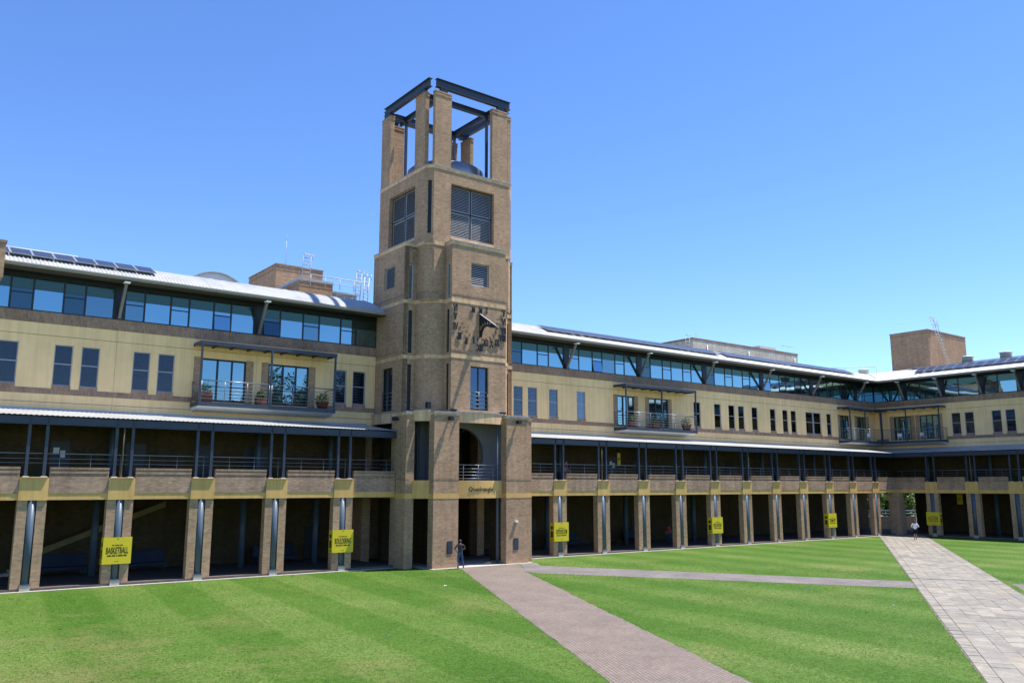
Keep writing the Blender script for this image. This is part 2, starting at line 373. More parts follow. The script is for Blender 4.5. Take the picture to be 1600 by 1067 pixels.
def inst(name, me, parent=None, loc=(0,0,0), rot=(0,0,0), scale=None):
    o = bpy.data.objects.new(name, me); COL.objects.link(o); o.parent = parent
    o.location = loc; o.rotation_euler = rot
    if scale: o.scale = scale
    return o
def tag(o, label, cat, group=None, kind=None):
    o['label'] = label; o['category'] = cat
    if group: o['group'] = group
    if kind: o['kind'] = kind
    return o
def empty(name, label, cat, loc=(0,0,0), rotz=0, group=None):
    o = bpy.data.objects.new(name, None); COL.objects.link(o); o.location = loc; o.rotation_euler = (0,0,rotz)
    o.empty_display_size = .2
    return tag(o, label, cat, group)
def struct(o, label=None, cat=None):
    o['kind'] = 'structure'
    if label: o['label'] = label
    if cat: o['category'] = cat
    return o
def stuff(o): o['kind'] = 'stuff'; return o
def copy_tree(o, parent=None):
    c = o.copy(); COL.objects.link(c); c.parent = parent
    for ch in list(o.children): copy_tree(ch, c)
    return c
def bx(name, m, parent, x0, x1, y0, y1, z0, z1): return MB().box(x0,x1,y0,y1,z0,z1).build(name, m, parent)

def wall_holes(u0, u1, z0, z1, holes, d, fn, mb=None):
    """wall panel with rectangular openings: faces, back and reveals. fn(u, depth, z) -> point"""
    mb = mb or MB()
    us = sorted({u0, u1, *[h[0] for h in holes if u0 < h[0] < u1], *[h[1] for h in holes if u0 < h[1] < u1]})
    zs = sorted({z0, z1, *[h[2] for h in holes if z0 < h[2] < z1], *[h[3] for h in holes if z0 < h[3] < z1]})
    def solid(i, j):
        if i < 0 or j < 0 or i >= len(us)-1 or j >= len(zs)-1: return False
        cu, cz = (us[i]+us[i+1])/2, (zs[j]+zs[j+1])/2
        return not any(h[0] < cu < h[1] and h[2] < cz < h[3] for h in holes)
    for i in range(len(us)-1):
        for j in range(len(zs)-1):
            if not solid(i, j): continue
            a, b, c, e = us[i], us[i+1], zs[j], zs[j+1]
            mb.add([fn(a,0,c), fn(b,0,c), fn(b,0,e), fn(a,0,e)], [(0,1,2,3)])
            mb.add([fn(a,d,c), fn(b,d,c), fn(b,d,e), fn(a,d,e)], [(0,3,2,1)])
            if not solid(i-1, j): mb.add([fn(a,0,c), fn(a,0,e), fn(a,d,e), fn(a,d,c)], [(0,1,2,3)])
            if not solid(i+1, j): mb.add([fn(b,0,c), fn(b,d,c), fn(b,d,e), fn(b,0,e)], [(0,1,2,3)])
            if not solid(i, j-1): mb.add([fn(a,0,c), fn(a,d,c), fn(b,d,c), fn(b,0,c)], [(0,1,2,3)])
            if not solid(i, j+1): mb.add([fn(a,0,e), fn(b,0,e), fn(b,d,e), fn(a,d,e)], [(0,1,2,3)])
    return mb

def text_mesh(txt, size, depth, sx=1.0, align='CENTER', space=1.0, bold=.0):
    cu = bpy.data.curves.new('lettering', 'FONT'); cu.body = txt; cu.size = size; cu.extrude = depth; cu.align_x = align
    cu.space_character = space; cu.offset = bold; cu.resolution_u = 3
    o = bpy.data.objects.new('lettering', cu); COL.objects.link(o)
    bpy.context.view_layer.update()
    dg = bpy.context.evaluated_depsgraph_get()
    me = bpy.data.meshes.new_from_object(o.evaluated_get(dg)); bpy.data.objects.remove(o)
    # stand it up: text x -> x, text y -> z, faces -y
    me.transform(Matrix(((sx,0,0,0),(0,0,-1,0),(0,1,0,0),(0,0,0,1))))
    return me

# ================================================================ ground
D, WV, XW = 48.62, 4.18, 89.40          # arcade plane, set-back of the upper wall, plane of the far wing
g = struct(MB().box(-1500, 1500, -1500, 1500, -.5, -.06).build('ground', EARTH), 'bare ground beyond the courtyard', 'ground')
lawn = struct(MB().box(-45, XW-.02, -45, D-.3, -.3, 0).build('lawn', LAWN), 'mown green lawn of the courtyard with dry patches', 'lawn')
kb = MB()
for a, b in ((-12, 28.85), (36.6, XW-.45)): kb.box(a, b, D-.3, D-.02, -.1, .03)
struct(kb.build('kerb', CONC), 'pale concrete edging strip along the arcade', 'kerb')
ej = random.Random(4)
def sheet(name, poly, z, m, jit=.05):
    out = []
    for (a, b), (c, d) in zip(poly, poly[1:]+poly[:1]):
        L = math.hypot(c-a, d-b); n = max(1, int(L/.22)); w_ = 0
        for i in range(n):
            t = i/n; w_ = w_*.6+ej.gauss(0, jit*.35) if i else 0
            out.append((a+(c-a)*t-(d-b)/L*w_, b+(d-b)*t+(c-a)/L*w_))
    return MB().prism(out, z-.03, z).build(name, m)
bpth = struct(sheet('brick_path', [(30.6,45.9),(30.31,44.86),(10.2,4.9),(13.9,4.0),(32.75,41.54),(35.2,45.4),(35.2,45.9)], .009, PAVER), 'wide mauve brick path leading to the tower', 'path')
struct(sheet('paved_path', [(35.3,45.3),(32.76,41.5),(33.0,40.2),(43.6,22.85),(46.4,24.7),(36.0,44.2),(37.2,46.0),(35.3,46.0)], .005, PAVER2), 'narrow grey path crossing between tower and stone walk', 'path')
struct(sheet('paved_path', [(47.0,19.3),(55.5,4.3),(58.3,5.9),(49.5,20.9)], .005, PAVER2), 'grey path continuing on the right of the stone walk', 'path')
struct(MB().box(28.7, 36.75, 45.75, 50.5, -.1, .04).build('forecourt', CONC), 'pale concrete threshold under the tower', 'pavement')
# diagonal stone walk, flag by flag
du, dn = Vector((.8519, .5238, 0)), Vector((.5238, -.8519, 0))
org = Vector((24.46, 11.2, 0)) - du*9
def sp(t, n): p = org+du*t+dn*n; return (p.x, p.y)
LEN = 84.0
walk = struct(sheet('stone_walk', [sp(0,-.05), sp(0,4.55), sp(LEN,4.55), sp(LEN,-.05)], .006, JOINT), 'diagonal walk of sandstone flags', 'path')
unit = MB().box(0,1,0,1,0,1).mesh('flagstone', STONE)
aa = math.atan2(du.y, du.x)
rnd = random.Random(11)
def flag(t, n, l, w, nm='flagstone'):
    p = org+du*t+dn*(n+w); o = inst(nm, unit, walk, (p.x, p.y, .003), (0,0,aa), (l, w, .016+rnd.random()*.012)); return o
n0 = .40
farm = MB()
for w in (.66, .50, .62, .56, .68, .52):
    t = -rnd.random()
    while t < LEN:
        l = rnd.choice((.6, .8, .95, 1.15, 1.4))*(1.0 if t < 30 else 1.5)
        l = min(l, LEN-t)
        if t < 53:
            if l > .2 and t > 6: flag(t+.005, n0+.005, l-.010, w-.010)
        elif l > .2: farm.prism([sp(t+.01,n0+.01), sp(t+.01,n0+w-.01), sp(t+l-.01,n0+w-.01), sp(t+l-.01,n0+.01)], .003, .017+rnd.random()*.012)
        t += l
    n0 += w
stuff(farm.build('far_flagstones', STONEJ, walk))
for (a, b) in ((33.35, .03), (6.2+9, .022)):      # drain slots across the walk
    MB().prism([sp(a+9-6.2,0.02), sp(a+9-6.2,4.35), sp(a+9-6.2+b*4,4.35), sp(a+9-6.2+b*4,0.02)], .02, .034).build('drain_slot', DARK, walk) if a > 20 else None
# narrow border stones at both edges, joined: too small to pick apart far off
for nn, ww in ((.0, .385), (n0+.015, .47)):
    mb = MB(); t = 0
    while t < LEN:
        l = rnd.choice((.35, .5, .65)); a = [sp(t+.01, nn), sp(t+.01, nn+ww), sp(min(LEN,t+l)-.01, nn+ww), sp(min(LEN,t+l)-.01, nn)]
        mb.prism(a, .002, .018+rnd.random()*.012); t += l
    stuff(mb.build('border_stones', STONEJ, walk))

fr_ = MB(); fg = random.Random(9)
def fringe(p, q, per_m=34, side=1):
    p, q = Vector((*p, 0)), Vector((*q, 0)); L = (q-p).length; d = (q-p)/L; nn = Vector((-d.y, d.x, 0))
    for _ in range(int(L*per_m)):
        c = p+d*fg.random()*L+nn*fg.gauss(0, .05); h = fg.uniform(.012, .04); w = fg.uniform(.006, .014); a = fg.random()*6.3
        e = Vector((math.cos(a), math.sin(a), 0))*w; t = c+Vector((fg.gauss(0,.03), fg.gauss(0,.03), h))
        fr_.add([c-e, c+e, t], [(0,1,2)])
for p, q in (((30.31,44.86),(13,10.4)), ((32.75,41.54),(16,8.1)), ((33.0,40.2),(43.6,22.85)), ((36.0,44.2),(46.4,24.7)), ((-8,D-.3),(28.7,D-.3)), ((37.4,D-.3),(86,D-.3)), ((49.5,20.9),(53,14.7))): fringe(p, q)
fringe(sp(4,-.04), sp(72,-.04)); fringe(sp(4,4.56), sp(72,4.56))
gf = stuff(fr_.build('grass_fringe', BLADE, recalc=False)); gf['label'] = 'ragged grass blades along the path edges'; gf['category'] = 'grass'

# blades standing above the mown surface where the lawn is near enough to see grain
def in_poly(x, y, P):
    c = False
    for (a, b), (d, e) in zip(P, P[1:]+P[:1]):
        if (b > y) != (e > y) and x < (d-a)*(y-b)/(e-b)+a: c = not c
    return c
PATHS = [[(30.6,45.9),(30.31,44.86),(10.2,4.9),(13.9,4.0),(32.75,41.54),(35.2,45.4)], [(35.3,45.3),(32.76,41.5),(43.6,22.85),(46.4,24.7),(36.0,44.2),(37.2,46)], [(47,19.3),(55.5,4.3),(58.3,5.9),(49.5,20.9)], [sp(0,-.05),sp(0,4.55),sp(LEN,4.55),sp(LEN,-.05)]]
bl = MB(); bg = random.Random(31); V_, F_ = [], []
while len(F_) < 150000:
    ang_ = R(bg.uniform(4, 70)); rr_ = 17*(60/17)**bg.random()
    x, y = rr_*math.sin(ang_), rr_*math.cos(ang_)
    if y > D-.35 or any(in_poly(x, y, P) for P in PATHS): continue
    k = .8+rr_/40; h = bg.uniform(.008, .022)*k; w = bg.uniform(.006, .014)*k; a = bg.random()*6.3; ex, ey = math.cos(a)*w, math.sin(a)*w; n = len(V_)
    V_ += [(x-ex, y-ey, -.003), (x+ex, y+ey, -.003), (x+bg.gauss(0,.035)*k, y+bg.gauss(0,.035)*k, h)]; F_.append((n, n+1, n+2))
me_ = bpy.data.meshes.new('grass_blades'); me_.from_pydata(V_, [], F_); me_.materials.append(BLADE)
gb = stuff(inst('grass_blades', me_)); gb['label'] = 'short grass blades across the near lawn'; gb['category'] = 'grass'

# ================================================================ wings
Z_SOF, Z_BAND, Z_BLK, Z_PAR, Z_FL = 4.42, 4.76, 5.52, 6.06, 5.36
CW = 1.29
# shared meshes
pier_me = MB().box(0, .44, .02, .50, 0, Z_SOF+.02).mesh('brick_pier', BR)
rec_me = MB().box(.44, .86, .36, .46, 0, Z_SOF+.02).mesh('pier_recess', BR)
colm = MB(); colm.lathe([(.19,.30),(.19,4.44)], 18); colm_me = colm.mesh('steel_column', STEELC)
cb_me = MB().box(-.23,.23,-.22,.2,0,.30).mesh('column_base', CONC)
cbt_me = MB().box(-.25,.25,-.24,.2,.302,.345).mesh('base_plate', STEELC)
hb = MB(); hb.box(-.005, CW+.005, -.05, .5, Z_SOF-.012, Z_BLK); head_me = hb.mesh('column_head', OCHRE)
cap_me = MB().box(.06, CW-.06, -.135, .45, Z_BLK+.002, Z_BLK+.05).mesh('head_cap', BANDC)
post_me = MB().box(-.075,.075,-.09,.09, Z_BLK+.05, 8.22).mesh('post', STEEL)
plate_me = MB().box(-.14,.14,-.16,.14, Z_BLK+.052, Z_BLK+.075).mesh('foot_plate', WHITE)

def window_parts(w, h, mid, nslat):
    f = MB(); t = .055
    f.box(0,t,0,.07,0,h); f.box(w-t,w,0,.07,0,h); f.box(t,w-t,0,.07,0,t); f.box(t,w-t,0,.07,h-t,h); f.box(t,w-t,.005,.065,mid-.03,mid+.03)
    gl = MB().box(t,w-t,.030,.036,t,h-t)
    s = MB(); n = nslat; dz = (h-2*t)/n
    for i in range(n):
        z = t+dz*(i+.5)
        if abs(z-mid) < .045: continue
        s.hexa([(t,.080,z-.016),(w-t,.080,z-.016),(w-t,.126,z+.006),(t,.126,z+.006)], [(t,.080,z-.002),(w-t,.080,z-.002),(w-t,.126,z+.020),(t,.126,z+.020)])
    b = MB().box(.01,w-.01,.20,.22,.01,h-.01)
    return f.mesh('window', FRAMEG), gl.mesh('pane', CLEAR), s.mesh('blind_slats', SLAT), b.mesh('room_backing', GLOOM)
WIN = window_parts(.95, 2.30, 1.22, 20)
WIN2 = window_parts(1.32, 2.30, 1.22, 20)
sill_me = MB().box(0,.95,-.03,.12,-.19,-.002).mesh('sill', BRS)
def add_window(parent, u, v, z, parts=None, gl=True, sx=1.0):
    parts = parts or WIN
    o = inst('window', parts[0], parent, (u, v, z), scale=(sx,1,1))
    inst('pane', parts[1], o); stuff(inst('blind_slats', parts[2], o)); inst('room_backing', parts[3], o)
    return o

def clere_frames(w, h, split):
    f = MB(); t = .05
    f.box(0,t,0,.09,0,h); f.box(w-t,w,0,.09,0,h); f.box(t,w-t,0,.09,0,.05); f.box(t,w-t,0,.09,h-.05,h)
    if split: f.box(t,w-t,-.004,.09,h*.5-.03,h*.5+.03)
    return f.mesh('clerestory_window', DARK)
CZ0, CZ1 = 14.74, 16.68; CH = CZ1-CZ0
CL = {}
def clere(parent, u, w, split, rnd):
    key = (round(w, 3), split)
    zt = CH*.62
    if key not in CL:
        x0, x1 = .05, w-.05
        top = MB().box(x0, x1, .03, .045, zt+.004, CH-.05).mesh('reflection_pane', GLASSG)  # upper strip of glass carrying the painted eave reflection
        full = [MB().box(x0, x1, .03, .045, .05, zt-.004).mesh('pane', m_) for m_ in (GLASS, GLASS2, GLASS3)]
        up = [MB().box(x0, x1, .03, .045, CH*.5+.03, zt-.004).mesh('pane', m_) for m_ in (GLASS, GLASS2, GLASS3)]
        hh = CH*.5-.08
        lo = [MB().box(.055, w-.055, 0, .015, -hh, 0).mesh('pane', m_) for m_ in (GLASS, GLASS2, GLASS3)]
        bar = MB().box(x0, x1, .02, .028, zt-.008, zt+.008).mesh('tint_edge_bar', DARK)  # thin bar added along the edge of the painted reflection
        CL[key] = (clere_frames(w, CH, split), full, up, lo, top, bar)
    fr, full, up, lo, top, bar = CL[key]
    o = inst('clerestory_window', fr, parent, (u, WV+.02, CZ0))
    j = lambda: (R(rnd.gauss(0,.25)), 0, R(rnd.gauss(0,.35)))
    inst('reflection_pane', top, o); inst('tint_edge_bar', bar, o)
    gi = rnd.choice((0,0,0,0,1)) if not split else rnd.choice((0,0,0,1,2,2))
    if not split: inst('pane', full[gi], o)
    else:
        inst('pane', up[gi], o)
        a = rnd.choice((0, 0, .3, -.3, 5.5, 1.0, 9.0, .2))
        inst('pane', lo[gi], o, (0, .028, CH*.5-.03), (R(-a), 0, 0))

def arc(th): return (2.80+9*(math.sin(R(34))-math.sin(R(th))), 17.05+9*(math.cos(R(th))-math.cos(R(34))))

def balcony(root, u0, u1, doors, posts, ends=(1, 1), left_rail=True, right_rail=True):
    vf, vb = WV-1.45, WV-.02
    d = bx('balcony', STEEL, root, u0, u1, vf, vb, 9.98, 10.07)
    bx('deck_fascia', STEEL, d, u0-.02, u1+.02, vf-.06, vf-.002, 9.84, 10.09)
    for x in ([u0-.055] if ends[0] else [])+([u1+.005] if ends[1] else []): bx('deck_fascia', STEEL, d, x, x+.05, vf, vb, 9.84, 10.09)
    # pale cranked underside
    s = MB(); k = 8
    pr = [(vf+.02, 9.86)]+[(vf+.02+(vb-vf-.04)*i/k, 9.86-.26*math.sin(i/k*math.pi/2)) for i in range(1, k+1)]
    for (a, za), (b, zb) in zip(pr, pr[1:]): s.hexa([(u0,a,za),(u1,a,za),(u1,b,zb),(u0,b,zb)], [(u0,a,9.97),(u1,a,9.97),(u1,b,9.97),(u0,b,9.97)])
    s.build('deck_soffit', SOFF, d)
    for p in posts:
        bx('balcony_post', STEEL, d, p-.055, p+.055, vf-.045, vf+.055, 10.092, 13.56)
    c = bx('balcony_canopy', STEEL, d, u0+.03, u1-.03, vf+.06, vb, 13.66, 13.72)
    bx('canopy_fascia', STEEL, d, u0, u1, vf-.04, vf+.05, 13.565, 13.78)
    for x in (u0-.05, u1+.002): bx('canopy_fascia', STEEL, d, x, x+.048, vf-.02, vb, 13.565, 13.78)
    n = int((u1-u0)/1.1)
    for i in range(1, n): 
        x = u0+(u1-u0)*i/n; bx('canopy_rafter', STEEL, d, x-.03, x+.03, vf+.06, vb, 13.56, 13.655)
    def rails(p, q):
        p, q = Vector(p), Vector(q); r = MB()
        r.tube(p+Vector((0,0,11.40)), q+Vector((0,0,11.40)), .032)
        o = r.build('handrail', RAILM, d)
        r = MB()
        for z in (10.30, 10.51, 10.72, 10.93, 11.14): r.tube(p+Vector((0,0,z)), q+Vector((0,0,z)), .013, n=6)
        L = (q-p).length; k = max(1, round(L/1.5))
        for i in range(k+1):
            x = p.lerp(q, i/k); r.tube(x+Vector((0,0,10.08)), x+Vector((0,0,11.38)), .022, n=6)
        r.build('balustrade', RAILM, d)
    ps = sorted(posts)
    for a, b in zip(ps, ps[1:]): rails((a+.08, vf, 0), (b-.08, vf, 0))
    if left_rail: rails((u0+.02, vf+.08, 0), (u0+.02, vb-.03, 0))
    if right_rail: rails((u1-.02, vf+.08, 0), (u1-.02, vb-.03, 0))
    for (a, b) in doors:
        f = MB(); z0, z1 = 10.30, 12.92; t = .09; w = b-a
        f.box(a,a+t,WV+.03,WV+.14,z0,z1); f.box(b-t,b,WV+.03,WV+.14,z0,z1); f.box(a+t,b-t,WV+.03,WV+.14,z1-t,z1); f.box(a+t,b-t,WV+.03,WV+.14,z0,z0+t)
        xs = [a+t, a+w*.36, a+w*.68, b-t]
        for x in xs[1:3]: f.box(x-.05,x+.05,WV+.025,WV+.135,z0+t,z1-t)
        f.box(a+t, xs[1]-.05, WV+.04, WV+.12, 11.55, 11.62)
        o = f.build('sliding_door', DARK, root)
        for i, (x, y) in enumerate(zip(xs, xs[1:])):
            me = MB().box(0, y-x-.02, 0, .02, z0+t, z1-t).mesh('pane', GLASSD)
            inst('pane', me, o, (x+.01, WV+.085, 0), (0, 0, R((.5, -.8, 1.2)[i])))
        for x in (a-.46, b+.01): bx('brick_jamb', BR, root, x, x+.44, WV-.03, WV+.10, 10.24, 12.98)
    return d

def wing(root, ua, ub, la, lb, cols, wins, struts, bals, seed, m0=0, m1=0, pipes=(), doors1=(), openback=None):
    """ua..ub upper storeys, la..lb arcade; m0/m1 = mitre at the inner corner"""
    rnd = random.Random(seed)
    s0 = lambda v, b=None: (ua if b is None else b) + (m0*v)
    s1 = lambda v, b=None: (ub if b is None else b) + (m1*v)
    def mit(name, m, par, v0, v1, z0, z1, low=True):
        a, b = (la, lb) if low else (ua, ub)
        mb = MB(); mb.prism([(a+m0*v0, v0), (b+m1*v0, v0), (b+m1*v1, v1), (a+m0*v1, v1)], z0, z1); return mb.build(name, m, par)
    # ---- ground level
    mit('arcade_floor', FLOORM, root, 0.0, 8.2, -.2, .14)
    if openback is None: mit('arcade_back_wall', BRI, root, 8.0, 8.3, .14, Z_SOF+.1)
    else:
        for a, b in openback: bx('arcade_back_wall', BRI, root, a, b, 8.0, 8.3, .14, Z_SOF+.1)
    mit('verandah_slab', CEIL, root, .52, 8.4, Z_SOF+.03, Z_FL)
    mit('edge_band', OCHRE, root, 0.0, .515, Z_SOF, Z_BAND)
    for i, u in enumerate(cols):
        inst('brick_pier', pier_me, root, (u, 0, 0)); inst('brick_pier', pier_me, root, (u+CW-.44, 0, 0))
        inst('pier_recess', rec_me, root, (u, 0, 0))
        c = inst('steel_column', colm_me, root, (u+CW/2, .16, 0)); inst('column_base', cb_me, c); inst('base_plate', cbt_me, c)
        h = inst('column_head', head_me, root, (u, 0, 0)); inst('head_cap', cap_me, h)
        for x in (.24, 1.05):
            p = inst('post', post_me, root, (u+x, .14, 0)); inst('foot_plate', plate_me, p)
        if i in pipes: MB().tube((u+.6,.10,Z_BLK+.05),(u+.62,.10,8.2),.04,n=8).build('downpipe', BARK, root)
    # ---- parapets and rails between the column heads
    edges = []
    prev = la + (m0*0)
    for u in cols:
        edges.append((prev, u-.012)); prev = u+CW+.012
    edges.append((prev, lb))
    for a, b in edges:
        if b-a < .3: continue
        p = MB(); p.box(a, b, -.022, .30, Z_BAND-.002, 5.60); o = p.build('parapet', BRP, root)
        bx('soldier_course', BRS, o, a+.01, b-.01, .03, .29, 5.601, 5.75)
        bx('corbel_course', BRP, o, a+.01, b-.01, -.03, .31, 5.751, 5.87)
        bx('soldier_course', BRS, o, a+.01, b-.01, .0, .30, 5.871, 5.955)
        bx('coping', BRS, o, a, b, -.045, .33, 5.956, Z_PAR)
    mb = MB(); mb.tube((la+.05,.30,6.75),(lb-.05,.30,6.75),.024); mb.build('handrail', RAILM, root)
    mb = MB()
    for z in (6.27, 6.49): mb.tube((la+.05,.30,z),(lb-.05,.30,z),.011,n=6)
    x = la+.6
    while x < lb: mb.tube((x,.30,5.4),(x,.30,6.74),.016,n=6); x += 1.46
    mb.build('balustrade', RAILM, root)
    # ---- verandah: beam, corrugated canopy, ceiling, back wall
    f = mit('fascia_beam', STEEL, root, -.03, .12, 8.22, 8.60)
    fl = mit('beam_flange', STEEL, f, -.10, .17, 8.195, 8.219)
    x = la+.3
    mbv = MB()
    for u in cols:
        for dx in (.24, 1.05): mbv.box(u+dx-.012, u+dx+.012, -.09, -.031, 8.22, 8.60)
    mbv.build('stiffeners', STEEL, f)
    mb = MB(); n = int((lb-la+8)/.095); v0, v1 = -.16, WV-.03; z0, z1 = 8.66, 9.26; vs = []
    lo_, hi_ = la+min(0, m0*v1), lb+max(0, m1*v1)
    n = int((hi_-lo_)/.06); st = (hi_-lo_)/n
    for i in range(n+1):
        x = lo_+i*st; dz = .016*math.sin(x*2*math.pi/.24)
        xa = min(max(x, la+m0*v0), lb+m1*v0); xb = min(max(x, la+m0*v1), lb+m1*v1)
        # keep the sheet inside the mitre
        va, vb_ = v0, v1
        if m1 and x > lb+v0: va = min(v1, max(v0, x-lb))
        if m0 and x < la-v0: va = min(v1, max(v0, la-x))
        t = (va-v0)/(v1-v0)
        vs += [(x, va, z0+(z1-z0)*t+dz), (x, vb_, z1+dz)]
    mb.add(vs, [(2*i, 2*i+2, 2*i+3, 2*i+1) for i in range(n)], True)
    mb.build('verandah_canopy', ROOF, root)
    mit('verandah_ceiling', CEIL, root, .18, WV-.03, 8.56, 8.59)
    mit('wall_flashing', LEAD, root, WV-.05, WV-.008, 9.24, 9.36)
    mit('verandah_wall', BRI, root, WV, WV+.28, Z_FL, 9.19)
    for (a, b, z0_, hh, pap) in doors1:
        o = bx('door', DARK, root, a, b, (WV if z0_ > 3 else 8.0)-.05, (WV if z0_ > 3 else 8.0)-.004, z0_, z0_+hh)
        if pap:
            vv = (WV if z0_ > 3 else 8.0)
            bx('notice', PAPER, o, a+.15, a+.45, vv-.07, vv-.055, z0_+1.5, z0_+1.85); bx('notice', PAPER, o, a+.5, a+.75, vv-.07, vv-.055, z0_+1.3, z0_+1.7)
    # ---- upper wall: panels between the joints, with grooves
    jl = [s0(WV)]+[s for s in struts if s0(WV)+.6 < s < s1(WV)-.6]+[s1(WV)]
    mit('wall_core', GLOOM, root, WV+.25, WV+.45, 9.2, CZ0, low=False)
    holes = [(u, u+w, 10.65, 12.95) for u, w in wins]
    for b in bals: holes += [(a, c, 10.28, 12.94) for a, c in b['doors']]
    fn = lambda u, d, z: (u, WV+d, z)
    for a, b in zip(jl, jl[1:]):
        hs = [h for h in holes if h[1] > a and h[0] < b]
        wall_holes(a+.006, b-.006, 9.19, 9.675, [], .24, fn).build('wall_panel', CREAM, root)
        wall_holes(a+.006, b-.006, 9.70, 13.405, hs, .24, fn).build('wall_panel', CREAM, root)
        wall_holes(a+.006, b-.006, 13.43, 14.085, [], .24, fn).build('wall_panel', CREAM, root)
    # lower brick band broken at the balconies
    cuts = sorted([(b['u0'], b['u1']) for b in bals]); x = s0(WV)
    for a, b in cuts+[(s1(WV), None)]:
        if a-x > .2: bx('brick_band', BRS, root, x, a, WV-.025, WV+.05, 10.14, 10.455)
        x = b
    mit('brick_band', BRS, root, WV-.03, WV+.24, 14.09, 14.72, low=False)
    mit('sill_rail', DARK, root, WV-.01, WV+.20, 14.722, CZ0-.002, low=False)
    mit('head_rail', DARK, root, WV-.0, WV+.20, CZ1+.002, 16.9, low=False)
    for k, (u, w) in enumerate(wins):
        if w > 1.5:
            add_window(root, u+.05, WV+.06, 10.65, WIN2); add_window(root, u+w-1.37, WV+.06, 10.65, WIN2)
            bx('window_mullion', FRAMEG, root, u+1.375, u+w-1.375, WV+.055, WV+.13, 10.65, 12.95)
            inst('sill', sill_me, root, (u, WV, 10.65), scale=(w/.95,1,1))
        else:
            add_window(root, u+(w-.95)/2, WV+.06, 10.65); inst('sill', sill_me, root, (u, WV, 10.65), scale=(w/.95,1,1))
    # ---- clerestory
    pw = .30
    seg = [s0(WV)-9]+[]
    zz = [s for s in struts]
    bounds = []
    lefts = [s0(WV)]+[s+pw for s in struts if s0(WV) < s+pw < s1(WV)]
    rights = [s-pw for s in struts if s0(WV) < s-pw < s1(WV)]+[s1(WV)]
    for a, b in zip(lefts, rights):
        L = b-a
        if L < .4: continue
        npair = max(1, round(L/2.75)); unitl = L/npair; nw, ww = unitl*.42, unitl*.58
        x = a; alt = 0 if a != lefts[0] else 1
        for i in range(npair):
            clere(root, x, nw, True, rnd); clere(root, x+nw, ww, False, rnd); x += unitl
    for s in struts:
        if s0(WV)-.1 < s-pw and s+pw < s1(WV)+.1:
            bx('clerestory_pier', DARK, root, s-pw, s+pw, WV+.0, WV+.2, CZ0, CZ1)
    mit('clerestory_backing', GLOOM, root, WV+.2, WV+.3, CZ0, 17.2, low=False)
    for s in struts:
        if not (s0(2.8) < s < s1(2.8)): continue
        mb = MB(); mb.beam((s, WV-.06, 14.80), (s, 2.95, 16.66), .15, .17); o = mb.build('strut', STRUT, root)
        bx('eave_bracket', WHITE, o, s-.16, s+.16, 2.62, 3.02, 16.665, 16.735)
        bx('strut_shoe', STEEL, o, s-.14, s+.14, WV-.16, WV-.035, 14.73, 14.95)
    # ---- roof: curved corrugated sheet, gutter, soffit
    ths = [34-3.2*i for i in range(19)]
    ws = .052; lo_, hi_ = ua+m0*13, ub+m1*13; n = int((hi_-lo_)/ws)
    vs = []; P = [arc(t) for t in ths]; K = len(ths)
    for i in range(n+1):
        x = lo_+i*ws; dz = .026*math.sin(x*2*math.pi/.21)
        if int(x/.84) != int((x-ws)/.84): dz += .022
        for k, (v, z) in enumerate(P):
            xx = min(max(x, ua+m0*v), ub+m1*v)
            vs.append((xx, v-dz*math.sin(R(ths[k])), z+dz*math.cos(R(ths[k]))))
    mb = MB(); mb.add(vs, [(i*K+k, (i+1)*K+k, (i+1)*K+k+1, i*K+k+1) for i in range(n) for k in range(K-1)], True)
    rf = mb.build('roof', ROOF, root, recalc=False)
    mit('gutter', GUTT, rf, 2.66, 2.84, 16.86, 17.02, low=False)
    gl_ = mit('gutter_lip', GUTT, rf, 2.62, 2.66, 16.96, 17.035, low=False)
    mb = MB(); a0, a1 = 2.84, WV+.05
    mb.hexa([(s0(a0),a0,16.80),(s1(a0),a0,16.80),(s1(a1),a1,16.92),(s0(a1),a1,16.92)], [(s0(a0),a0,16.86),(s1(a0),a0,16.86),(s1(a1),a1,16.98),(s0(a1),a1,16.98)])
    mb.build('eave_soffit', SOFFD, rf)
    mit('rear_wall', BR, root, 11.2, 11.5, .0 if openback is None else 4.5, 17.3, low=False)
    for b in bals: balcony(root, b['u0'], b['u1'], b['doors'], b['posts'], b.get('ends', (1,1)), b.get('lr', True), b.get('rr', True))

wl = empty('courtyard_wing', 'long cream and brick wing with arcade, left of the tower', 'building', (0, D, 0))
wing(wl, -11.5, 28.14, -11.5, 27.55, [-6.4, -2.2, 2.1, 6.33, 10.43, 14.67, 18.97, 23.30],
     [(-3.2,.95),(1.2,.95),(2.6,.95),(5.25,.95),(7.97,.95),(9.36,.95),(12.13,.96),(13.54,.96),(24.95,1.0),(26.4,1.0)],
     [-5.9, 2.6, 11.16, 19.58], [dict(u0=15.6, u1=24.45, doors=[(16.10,18.92),(20.38,23.18)], posts=[15.66,20.02,24.39])], 3,
     pipes=(4,), doors1=[(8.2,9.2,Z_FL,2.2,1),(12.1,13.2,Z_FL,2.2,0),(16.2,17.2,Z_FL,2.2,0),(19.0,20.6,Z_FL,2.2,0),(14.0+2.9,18.1,.15,2.2,1),(25,26.1,.15,2.2,0)])
wr = empty('courtyard_wing', 'cream and brick wing with arcade between tower and inner corner', 'building', (0, D, 0))
